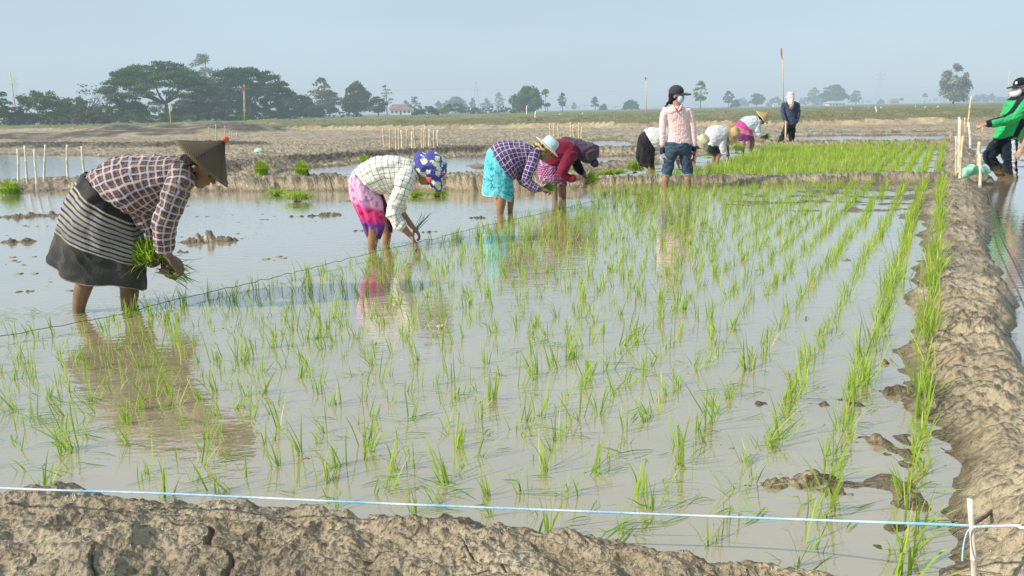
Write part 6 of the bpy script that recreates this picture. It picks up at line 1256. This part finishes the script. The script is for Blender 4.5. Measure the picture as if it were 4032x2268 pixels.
def build_edge():
    f = Fig(c32, 2.07, 9.6, 'person', 'person mostly outside the right edge, only a bare hand and forearm in the photo', (1880, 1200), cat='person'); vx = .010
    H_, hd = head(f, (1830, 290), (-.1, -1), (-.9, .3), fy=.2)
    B = H_+[f.chain([(1880, 800, 80), (1870, 600, 85), (1850, 450, 80), (1840, 400, 36), (1835, 350, 32)], 1), f.chain([(1860, 820, 60, -.08), (1850, 1000, 44), (1850, 1230, 30)], 7), f.chain([(1900, 820, 60, .08), (1910, 1000, 44), (1910, 1230, 30)], 7)]
    B += [f.chain([(1850, 460, 36, -.2), (1810, 620, 32, -.22), (1745, 735, 26, -.2), (1712, 785, 20, -.18)], 8)]+hand(f.pt(1708, 792, -.18), (-.5, 0, -1), (.6, .7, -.3), 1.0, .45, 1)+[f.chain([(1870, 460, 36, .2), (1890, 620, 30, .22), (1880, 740, 22)], 8)]+hand(f.pt(1878, 750, .22), (-.1, 0, -1), (-.3, -.8, 0), 1., .5, -1)
    body_obj(f, B, .0085, skincol(SKIN_L, 0, .1))
    f.core = False; cloth_obj('shirt', [f.sil([(1800, 400, 1880, 400, .9), (1775, 440, 1930, 440, .9), (1790, 600, 1960, 600, .7), (1800, 800, 1965, 800, .7)], 1, 36, 4, (.3, .1)), f.chain([(1845, 450, 48, -.18), (1812, 590, 42, -.22)], 2), f.chain([(1875, 450, 48, .18), (1890, 600, 42, .22)], 3)], .012, M['cloth'], f.root, .01, 6, mottled((.10, .12, .2), (.14, .16, .25)))
    f.core = False; cloth_obj('trousers', [f.chain([(1875, 790, 84, 0), (1870, 860, 80)], 1), f.chain([(1858, 830, 66, -.08), (1850, 1150, 44)], 2), f.chain([(1902, 830, 66, .08), (1910, 1150, 44)], 3)], .012, M['cloth'], f.root, .01, 6, mottled((.03, .03, .04), (.06, .06, .07), 8, .3))
    cap(f, hd, (.05, .05, .06))
build_edge()
# ================================================================== stakes, strings, bundles, bags, birds
def stake(cr, x, top, base, wpx, s, z, label, group, mat='bamboo', xt=None, Y=None, name='bamboo_stake', cut=True, extra=.25):
    p = cr(x, base); b = ground(p[0], p[1], z) if Y is None else at(p[0], p[1], Y); t = at(*cr(x if xt is None else xt, top), b.y); w_ = wpx/s/F*b.y/2*1.25
    d = (t-b).normalized(); q = b-d*extra; m = MB(); L = (t-q).length; pts = []; rr = []
    k = 9
    for i in range(k+1):
        u = i/k; pts.append(q+(t-q)*u+Vector((math.sin(i*.9+x)*w_*.2, 0, 0))); rr.append(w_*(1.05-.12*u))
        if 0 < i < k and i % 3 == 0: pts.append(pts[-1]+d*w_*.4); rr.append(w_*1.22); pts.append(pts[-1]+d*w_*.4); rr.append(w_*1.0)
    m.tube(pts, rr, 8); me = mesh_np(name, m.V, m.F, True)
    o = link(name, me, M[mat], None, (q.x, q.y, q.z)); return tag(o, label, 'stake', group)
for i, (x, t, b, xt) in enumerate([(134, 700, 935, 127), (196, 676, 925, 176), (262, 702, 965, 246), (315, 670, 930, 323), (483, 670, 915, 478), (602, 680, 893, 583)]):
    stake(c0, x, t, b, 13, 1.811, .10, ['leftmost white stake standing in the left end of the mud bank', 'second white stake from the left in the mud bank', 'third white stake from the left, set lowest on the bank front',
          'fourth white stake from the left, leaning slightly right', 'fifth white stake from the left behind the planter in the conical hat', 'rightmost white stake, leaning, beside the dark skirt of the nearest planter'][i], 'white stakes on the left mud bank', 'bamboo_w', xt)
for i, (x, t, b, xt) in enumerate([(570, 460, 612, 556), (606, 462, 615, 608), (652, 462, 622, 650), (674, 462, 625, 671), (694, 475, 605, 689), (731, 470, 610, 729), (765, 485, 612, 765), (790, 455, 622, 775), (836, 460, 612, 832), (850, 475, 622, 848), (862, 447, 625, 860), (888, 465, 600, 888), (922, 472, 622, 922), (948, 475, 598, 945)]):
    stake(c12, x, t, b, 9, 1.811, .05, 'pale bamboo stake in the dense row behind the blue floral bonnet', 'row of bamboo stakes in the middle mud', 'bamboo_w' if i in (4, 6, 11, 13) else 'bamboo', xt)
for i, (x, t, b) in enumerate([(1750, 425, 525), (1777, 440, 520), (1808, 425, 535), (1897, 437, 535), (1915, 445, 520), (1955, 420, 540), (1974, 450, 530)]):
    stake(c12, x, t, b, 8, 1.811, .05, 'thin bamboo stake in the mud behind the maroon pullover', 'bamboo stakes behind the maroon pullover', 'bamboo', x)
for (x, xt, t, b, w_, lab, mt) in [(1170, 1168, 695, 1018, 15, 'short left stake of the bamboo cluster on the right bank end', 'bamboo'), (1188, 1193, 540, 1010, 15, 'tallest bamboo stake of the cluster on the right bank end', 'bamboo_w'), (1200, 1205, 560, 1045, 12, 'tall brown stake leaning on the tallest of the bamboo cluster', 'bamboo'),
        (1200, 1222, 695, 1062, 17, 'thick short stake right of the bamboo cluster', 'bamboo'), (1243, 1240, 545, 655, 9, 'thin stake behind the bamboo cluster on the narrow bank', 'bamboo'), (1262, 1294, 370, 610, 11, 'tall slanting bamboo pole behind the cluster of stakes', 'bamboo'),
        (1285, 1275, 585, 778, 15, 'pale stake standing alone behind the green bag', 'bamboo_w'), (1350, 1358, 740, 935, 22, 'thick stake behind the mint green bag', 'bamboo'), (1366, 1364, 840, 1072, 19, 'pale stake in front of the mint green bag', 'bamboo_w'), (1383, 1383, 625, 668, 8, 'tiny stake below the pointing hand', 'bamboo'),
        (530, 512, 455, 538, 10, 'leaning stake in the grass beside a dark tuft on the right', 'bamboo_w')]:
    stake(c32, x, t, b, w_, 2.07, .10 if b > 900 else .08 if b > 600 else .3, lab, 'bamboo stakes around the right bank end' if b > 540 else None, mt, xt)
for (x, t, b) in [(1490, 545, 628), (1541, 525, 640), (1608, 535, 640), (1640, 575, 620), (1657, 578, 618), (1692, 585, 620)]:
    stake(c0, x, t, b, 6, 1.811, .05, 'thin far stake in the mud above the orange pompom of the hat', 'far thin stakes above the conical hat', 'bamboo', x-3)
stake(c12, 1583, 300, 375, 7, 1.811, .3, 'thin white post in front of the dense dark tree', None, 'bamboo_w', 1583); stake(c12, 1646, 340, 400, 9, 1.811, .3, 'short pale post in the grass right of the white post', None, 'bamboo_w', 1646)
# the near stake that holds the blue string
ns = stake(c3b, 1133, 1038, 1470, 27, 1.357, .11, 'split bamboo stake holding the blue string on the near right corner', None, 'bamboo_w', 1113)
# flag poles
def flag(cr, xb, xt, top, base, s, w_, fl, col, label, Y=None):
    p = cr(xb, base); b = ground(p[0], p[1], .3) if Y is None else at(p[0], p[1], Y); b.z = min(b.z, .35); t = at(*cr(xt, top), b.y); r = w_/s/F*b.y/2; root = empty('flag_pole', b, label, 'flag pole'); m = MB(); m.tube([b-Vector((0, 0, .3)), b.lerp(t, .5), t], [r*1.1, r, r*.7], 8); m.build('pole', M['bamboo'], root, smooth=True)
    y0, y1, ww = fl; V = []; Fc = []; n = 6; X0 = lambda y: xb+(xt-xb)*(base-y)/(base-top)
    for i in range(n+1):
        y = y0+(y1-y0)*i/n; a = at(*cr(X0(y), y), b.y-r); e = at(*cr(X0(y)+ww*math.sin(math.pi*(.25+.7*i/n)), y+2), b.y-.1*(i % 2)); V += [tuple(a), tuple(e)]
        if i: k = len(V)-4; Fc.append((k, k+1, k+3, k+2))
    me = mesh_np('flag', np.array(V), np.array(Fc)); setcol(me, np.tile(col, (len(V), 1))); link('flag', me, M['cloth'], root)
flag(c0, 128, 70, 148, 535, 1.811, 7, (198, 250, 16), (.75, .76, .74), 'tall leaning pole with a small white flag near the left edge')
flag(c0, 1222, 1205, 375, 530, 1.811, 8, (385, 440, 20), (.62, .66, .42), 'pole with a pale yellow flag before the largest rain tree')
flag(c0, 1745, 1741, 240, 510, 1.811, 11, (250, 290, -16), (.45, .12, .08), 'brown pole with a dark red flag before the second rain tree')
flag(c24, 1528, 1514, 78, 620, 2.229, 8, (85, 190, -14), (.72, .14, .12), 'tallest pole with a long red flag behind the person in navy')
flag(c24, 326, 321, 335, 680, 2.229, 6, (340, 372, -10), (.62, .16, .14), 'thin banded pole with a red top left of the woman in pink')
flag(c32, 1595, 1602, 165, 400, 2.07, 4, (168, 198, 10), (.78, .78, .78), 'thin pole with a white flag behind the cap of the man in green', 120)
# strings
def string(pts, rad, mat, label, name='string', n=8, sub=10, wob=0.0, cat='string', twist=False):
    P = catmull([tuple(p) for p in pts], sub); r = random.Random(3); 
    if wob: P = P+np.array([[0, 0, r.gauss(0, wob)] for _ in P])
    m = MB(); m.tube([Vector(p) for p in P], rad, n); me = mesh_np(name, m.V, m.F, True)
    rr = np.random.default_rng(8); k = np.repeat(np.clip(.5+.9*n2(P[:, 0]*7+3, P[:, 1]*7), 0, 1), n); C = np.array((.22, .52, .78))*(1-k[:, None])+np.array((.82, .84, .86))*k[:, None]; setcol(me, C)
    return tag(link(name, me, M[mat], None, tuple(P[0])), label, cat)
M['twine'] = simple('dark_twine', (.10, .085, .07), .8, .2, 40)
zS = .15
top = at(*c3b(1117, 1180), ground(*c3b(1133, 1470), .11).y)
near_pts = [gD(-420, 1205, .17), gD(0, 1228, zS), gD(420, 1242, zS), gD(900, 1264, .148), gD(1400, 1284, .146), (gD(1900, 1303, .15)), top]
string(near_pts, .0031, 'cloth', 'long blue and white plastic string stretched low across the near water edge', 'string')
string([top+Vector((.002, -.006, 0)), top+Vector((.10, -.004, .0)), at(*c3b(1400, 1192), top.y-.02), at(*c3b(1800, 1215), top.y-.1)], .0031, 'cloth', 'blue and white string running from the near stake to the right edge')
string([top+Vector((-.008, -.01, 0)), at(*c3b(1090, 1230), top.y-.01), at(*c3b(1075, 1300), top.y-.02), at(*c3b(1070, 1370), top.y-.04)], .0016, 'cloth', 'loose blue string end hanging beside the near stake')
string([gD(x, y, .03) for x, y in [(-80, 862), (0, 845), (250, 800), (480, 745), (720, 690), (900, 645), (1130, 590), (1300, 550), (1500, 505)]], .0022, 'twine', 'dark knotted planting line stretched just above the water beside the planters', 'rope', wob=.0035, sub=14, cat='rope')
string([gD(x, y, z) for x, y, z in [(2482, 470, .1), (2500, 540, .07), (2520, 600, .06), (2548, 655, .06), (2578, 720, .05), (2625, 820, .06)]], .006, 'twine', 'dark rope lying along the water side of the right mud bank', 'rope', cat='rope')
string([at(*c3b(x, y), Y) for x, y, Y in [(1140, 1165, 1.72), (1215, 1115, 1.80), (1300, 1020, 1.95), (1360, 960, 2.06), (1400, 905, 2.16), (1460, 850, 2.3)]], .0045, 'twine', 'dark cord on the right bank rising from the near stake to the right edge', 'rope', wob=.001, cat='rope')
# bundles of seedlings standing or lying
def standing(cr, x, top, base, wpx, s, z, label, seed, grp=None):
    p = cr(x, base); b = ground(p[0], p[1], z); t = at(*cr(x, top), b.y); Hh = t.z-z; wd = wpx/s/F*b.y
    V = []; Fc = []; C = []; r = random.Random(seed); rs_ = Vector((b.x, b.y, z)); e = empty('seedling_bundle', rs_, label, 'rice seedlings', grp)
    for i in range(300):
        a = r.uniform(0, 6.28); q = math.sqrt(r.random()); h = Hh*r.uniform(.95, 1.3)*(1-.45*q*q); b0 = len(V); w2 = .0065*r.uniform(.8, 1.6)*(b.y/10)**.4; px, py = -math.sin(a), math.cos(a); tone = r.random()
        for k in range(6):
            u = k/5; out = 0*(u**2.5)*r.uniform(.8, 1.3); zz = h*(u if u < .8 else .8+.2*(u-.8)/.2*(.6)); ww = w2*(1.2-u)
            rd = q*wd*(.50-.62*u+.82*u*u*(.7+.5*tone)); zz = h*(u if u < .8 else .8+(u-.8)*.35*(1-q)-(u-.8)*.5*q); cx, cy = b.x+math.cos(a)*rd, b.y+math.sin(a)*rd; V += [(cx-px*ww, cy-py*ww, z+zz-.02), (cx+px*ww, cy+py*ww, z+zz-.02)]; C += [(tone*.5+.5*u, max(0, .7-u*3.0)*(.9), 0)]*2
            if k: j = len(V)-4; Fc.append((j, j+1, j+3, j+2))
    me = mesh_np('leaves', np.array(V), np.array(Fc)); setcol(me, C); link('leaves', me, M['rice'], e)
    m = MB(); ring = [Vector((b.x+math.cos(k*.4)*wd*.37, b.y+math.sin(k*.4)*wd*.37, z+Hh*.42)) for k in range(17)]; m.tube(ring, .006, 5); m.build('tie', M['bamboo'], e)
standing(c0, 75, 905, 1022, 165, 1.811, 0.0, 'large round seedling bundle standing in water at the left edge', 1)
standing(c0, 1868, 765, 885, 118, 1.811, .05, 'seedling bundle standing on the mud below the mint green cover', 2)
standing(c0, 2155, 768, 890, 128, 1.811, .05, 'dense seedling bundle standing at the water edge right of the other one', 3)
standing(c12, 425, 640, 720, 80, 1.811, .04, 'seedling bundle partly hidden behind the back of the white checked shirt', 4)
def lying(cr, x0, x1, y, s, z, label, seed, n=150, up=.06):
    a = ground(*cr(x0, y), z); b = ground(*cr(x1, y), z); r = random.Random(seed); V = []; Fc = []; C = []; L = (b-a).length; d = (b-a).normalized(); pr = Vector((-d.y, d.x, 0)); c = (a+b)/2; e = empty('seedling_bundle', (c.x, c.y, z), label, 'rice seedlings')
    for i in range(n):
        t = r.gauss(.5, .2); base = a+d*L*min(.85, max(.05, t))+pr*r.gauss(0, L*.10)+Vector((0, 0, abs(r.gauss(0, up*.4)))); an = r.gauss(0, .55)+(math.pi if r.random() < .35 else 0); dd = d*math.cos(an)+pr*math.sin(an); l = L*r.uniform(.2, .42); w2 = .0055*(c.y/9)**.5*r.uniform(.7, 1.3); sd = Vector((-dd.y, dd.x, 0)); b0 = len(V); tone = r.random(); hh = up*r.uniform(.3, 1.2)
        for k in range(5):
            u = k/4; p = base+dd*l*u+Vector((0, 0, hh*math.sin(math.pi*min(1, u*.9+.05)))); ww = w2*(1-.8*u*u); V += [tuple(p-sd*ww), tuple(p+sd*ww)]; C += [(min(1, tone*.6+.4), .5*(r.random() < .15), 0)]*2
            if k: j = len(V)-4; Fc.append((j, j+1, j+3, j+2))
    me = mesh_np('leaves', np.array(V), np.array(Fc)); setcol(me, C); link('leaves', me, M['rice'], e)
    P = [capsule(tuple(c-d*L*.12), tuple(c+d*L*.05), .018, .012)]; me, U = fuse(P, .006, 1); setcol(me, np.tile((.16, .15, .07), (len(U), 1))); link('roots', me, M['skin'], e)
lying(c0, 1880, 2080, 1030, 1.811, 0, 'loose seedlings lying at the water edge, left one of the pair before the cross bank', 11)
lying(c0, 2020, 2240, 1075, 1.811, 0, 'loose seedlings floating nearer, right one of the pair before the cross bank', 12, 190, .09)
lying(c13, 860, 1100, 655, 2.898, 0, 'flat seedling bundle behind the arm of the planter in the floral bonnet', 13)
lying(c13, 1100, 1370, 650, 2.898, 0, 'flat seedling bundle under the peak of the blue floral bonnet', 14, 170)
lying(c185, 1600, 1960, 605, 3.22, .03, 'long heap of cut seedlings lying right of the maroon pullover', 15, 200)
lying(c185, 1250, 1420, 560, 3.22, .02, 'small seedling heap seen between the arms of the maroon pullover', 16, 90)
lying(c24, 150, 310, 1180, 2.229, .05, 'piled seedlings at the hem of the long black skirt', 17, 200, .13)
lying(c24, 0, 160, 1192, 2.229, .02, 'flat seedlings left of the long black skirt', 18, 130)
lying(c24, 1060, 1180, 1000, 2.229, .05, 'seedling heap at the feet of the magenta skirt', 19, 130, .12)
lying(c24, 820, 930, 1050, 2.229, .04, 'seedling heap under the crouching planter in grey', 20, 130, .16)
lying(c12, 2090, 2300, 795, 1.811, .03, 'flat seedlings in the wet mud between the maroon and black clad planters', 21, 130)
# bags
def bag(cr, low, up, Y, z0, label, col=(.40, .80, .62)):
    """crumpled sheet between a lower and an upper outline, folded over on itself"""
    nu, nv = 44, 18; V = []; C = []; Fc = []
    for side in (0, 1):
        b = len(V)
        for i in range(nu+1):
            u = i/nu; X = low[0][0]+(low[-1][0]-low[0][0])*u; yl = np.interp(X, [p[0] for p in low], [p[1] for p in low]); yu = np.interp(X, [p[0] for p in up], [p[1] for p in up])
            for j in range(nv+1):
                v = j/nv; p = at(*cr(X, yl+(yu-yl)*v), Y); k = n3(np.array([p.x*13]), np.array([p.z*17+side*4]), np.array([side*5.]))[0]; r = 1-abs(n3(np.array([p.x*9+3]), np.array([p.z*8]), np.array([side*3.+p.x*4]))[0])*3
                env = math.sin(math.pi*min(1, max(0, v)))**.5*math.sin(math.pi*min(1, max(0, u)))**.35; d = (.10*env+(.030*k+.030*r)*env)*(-1 if side == 0 else 1); V.append((p.x+.02*k*env, p.y+d, p.z+.016*r*env)); C.append(np.array(col)*(.8+.25*max(-1, r)))
        for i in range(nu):
            for j in range(nv): q = b+i*(nv+1)+j; Fc.append((q, q+nv+1, q+nv+2, q+1))
    me = mesh_np('plastic_bag', np.array(V), np.array(Fc)); setcol(me, np.clip(np.array(C), 0, 1)); p = at(*cr((low[0][0]+low[-1][0])/2, low[1][1]), Y); e = link('plastic_bag', me, M['plastic'], None, (p.x, p.y, z0)); return tag(e, label, 'bag')
def plastic():
    n = NT('thin_plastic'); c = n.attr('Col').outputs['Color']; b = n.n('BsdfPrincipled', i={'Base Color': c, 'Roughness': .35}); t = n.n('BsdfTranslucent', i={'Color': c}); mx = n.n('MixShader', i={0: .35}); n.t.links.new(b.outputs[0], mx.inputs[1]); n.t.links.new(t.outputs[0], mx.inputs[2]); n.t.links.new(mx.outputs[0], n.out.inputs[0]); return n.m
M['plastic'] = plastic()
Yb = ground(*c32(1290, 1035), .12).y
bag(c32, [(1192, 1062), (1240, 1040), (1290, 1015), (1370, 1005), (1442, 1000)], [(1192, 1050), (1207, 985), (1225, 962), (1300, 922), (1345, 942), (1400, 942), (1442, 975)], Yb, .12, 'crumpled mint green plastic bag lying on the right mud bank')
def cover():
    p = c0(1848, 722); b = ground(p[0], p[1], .08); e = empty('dome_cover', b, 'small mint green cover over a bowl on the mud', 'cover'); R2 = 34/1.811/F*b.y
    o = revolve('cover_top', (b.x, b.y, b.z), (0, 0, 1), [(R2, .0), (R2*.95, R2*.2), (R2*.72, R2*.55), (R2*.3, R2*.72), (.003, R2*.78)], M['cloth'], e, 40, .03, lambda uv: np.tile((.45, .80, .66), (len(uv), 1)))
    MB().tube([(b.x-.02, b.y-.05, b.z-.08), (b.x-.02, b.y-.05, b.z-.005)], [R2*.7, R2*.5], 12).build('bowl', M['bamboo_w'], e)
cover()
def scrap(px, py, size, col, label, seed):
    p = gD(px, py, .01); me, U = fuse([ell((p.x, p.y, .012), ((size, 0, 0), (0, size*.7, 0), (0, 0, size*.22))), ell((p.x+size*.6, p.y, .016), ((size*.5, 0, size*.1), (0, size*.5, 0), (0, 0, size*.2)))], size*.09, 1); wrinkle(me, U, size*.16, 4/size, seed); setcol(me, np.tile(col, (len(U), 1))); tag(link('paper_scrap', me, M['plastic'], None, (p.x, p.y, .01)), label, 'litter')
scrap(1108, 822, .018, (.80, .62, .52), 'pale pink wet scrap floating among the seedlings', 3)
# ---- egrets
M['feather'] = simple('white_feathers', (.82, .81, .78), .8, .04, 20)
def egret(cr, x, y, hpx, s, label, Y=None, bend=0, dirx=1):
    p = cr(x, y); b = ground(p[0], p[1], .34); b = b if 0 < b.y < 180 else at(p[0], p[1], 150); b.z = .33; h = hpx/s/F*b.y; e = empty('egret', b, label, 'bird', 'white egrets in the far fields'); X, Y_, Z = b.x, b.y, b.z; k = h
    P = [ell((X-.02*k*dirx, Y_, Z+.48*k), ((.20*k*dirx, 0, .10*k), (0, .10*k, 0), (-.03*k, 0, .12*k)))]
    neck = [(X+.10*k*dirx, Z+.54*k), (X+.17*k*dirx, Z+.66*k), (X+.10*k*dirx, Z+.80*k), (X+.14*k*dirx, Z+.93*k)] if not bend else [(X+.10*k*dirx, Z+.54*k), (X+.28*k*dirx, Z+.62*k), (X+.38*k*dirx, Z+.5*k), (X+.44*k*dirx, Z+.38*k)]
    P.append(tube3(catmull([(a, Y_, c, .045*k*(1-.15*i), .045*k*(1-.15*i)) for i, (a, c) in enumerate(neck)], 3), 0, 8)); a, c = neck[-1]; P.append(ell((a+.02*k*dirx, Y_, c), ((.05*k, 0, 0), (0, .03*k, 0), (0, 0, .032*k))))
    me, U = fuse(P, .022*k, 1); link('body', me, M['feather'], e); MB().tube([(a+.04*k*dirx, Y_, c), (a+.18*k*dirx, Y_, c-(.02 if not bend else .1)*k)], [.014*k, .003*k], 5).build('bill', M['bamboo'], e)
    for q in (-1, 1): MB().tube([(X+.02*k*q, Y_+.03*k*q, Z+.42*k), (X+.03*k*q, Y_+.03*k*q, Z-.1*k)], .011*k, 4).build('leg', M['twine'], e)
_eg = [(c32, 162, 490, 20, 0, 1, 'left of all the birds on the right'), (c32, 315, 492, 30, 0, -1, 'with its neck up left of the pair'), (c32, 447, 482, 22, 0, 1, 'left one of the close pair'), (c32, 463, 482, 22, 0, -1, 'right one of the close pair'), (c32, 555, 478, 26, 0, 1, 'right above the leaning stake'),
       (c32, 838, 472, 26, 0, -1, 'upper one of two in the middle of the field'), (c32, 818, 496, 18, 1, -1, 'lower bent one of the middle two'), (c32, 914, 474, 26, 0, 1, 'between the middle two and the last one'), (c32, 1018, 472, 28, 0, 1, 'rightmost one below the large pale tree'),
       (c12, 1818, 372, 20, 1, 1, 'bent low beneath the lone rounded tree'), (c12, 1983, 374, 26, 0, -1, 'standing left of the ragged hazy tree'), (c24, 1957, 640, 20, 0, 1, 'right of the person in navy'), (c0, 215, 528, 24, 0, 1, 'far left before the bright green thicket')]
for i, (cr, x, y, hp, bd, dx, lab) in enumerate(_eg): egret(cr, x, y, hp*1.1, 2.07 if cr is c32 else 1.811 if cr is not c24 else 2.229, 'white egret in the far field, '+lab, None, bd, dx)
# ---- loose clods of mud along the water edges and straw on the near bank
def litter():
    r = random.Random(77); V = []; Fc = []
    m = MB()
    for (px, py, rx, ry, s_) in PATCH:
        p = gD(px, py)
        for i in range(int(4*s_)):
            x, y = p.x+r.gauss(0, rx*.8), p.y+r.gauss(0, ry*.9); q = r.uniform(.005, .020)*(1.2 if p.y > 5 else .45); b = len(m.V); V0 = []
            for k in range(14):
                a = k*2.4; z = 1-2*(k+.5)/14; rr = math.sqrt(1-z*z); j = r.uniform(.6, 1.2); V0.append((x+math.cos(a)*rr*q*1.6*j, y+math.sin(a)*rr*q*1.2*j, -.001+z*q*.45*j))
            bm = bmesh.new(); vs = [bm.verts.new(v) for v in V0]; bmesh.ops.convex_hull(bm, input=vs); bm.verts.index_update(); bm.verts.ensure_lookup_table(); m.V += [tuple(v.co) for v in bm.verts]; m.F += [tuple(b+v.index for v in f.verts) for f in bm.faces]; bm.free()
    me = mesh_np('mud_clods', m.V, m.F, True); tag(link('mud_clods', me, M['mud']), 'small dark mud clods breaking the surface of the water', 'mud', kind='stuff')
    m = MB()
    for i in range(170):
        if r.random() < .75:
            x, y = r.uniform(-1.6, 1.6), r.uniform(1.0, 1.75)
            if in_poly(x, y, NEAR_POLY) < .05: continue
        else:
            p = rowpt(r.uniform(.0, .4), r.uniform(1.2, 7)); x, y = p
        L = r.uniform(.02, .09); a = r.uniform(0, 3.14); pts = [(x+math.cos(a)*L*(t-.5)+r.gauss(0, .003), y+math.sin(a)*L*(t-.5)+r.gauss(0, .003)) for t in (0, .5, 1)]; zs = height_pts(pts); m.tube([(q[0], q[1], float(z)+.004) for q, z in zip(pts, zs)], r.uniform(.0006, .0018), 4)
    tag(link('straw_litter', mesh_np('straw_litter', m.V, m.F), M['strawbit']), 'bits of old straw and root lying on the wet mud banks', 'straw', kind='stuff')
M['strawbit'] = simple('old_straw', (.22, .17, .10), .8, .35, 30)
litter()
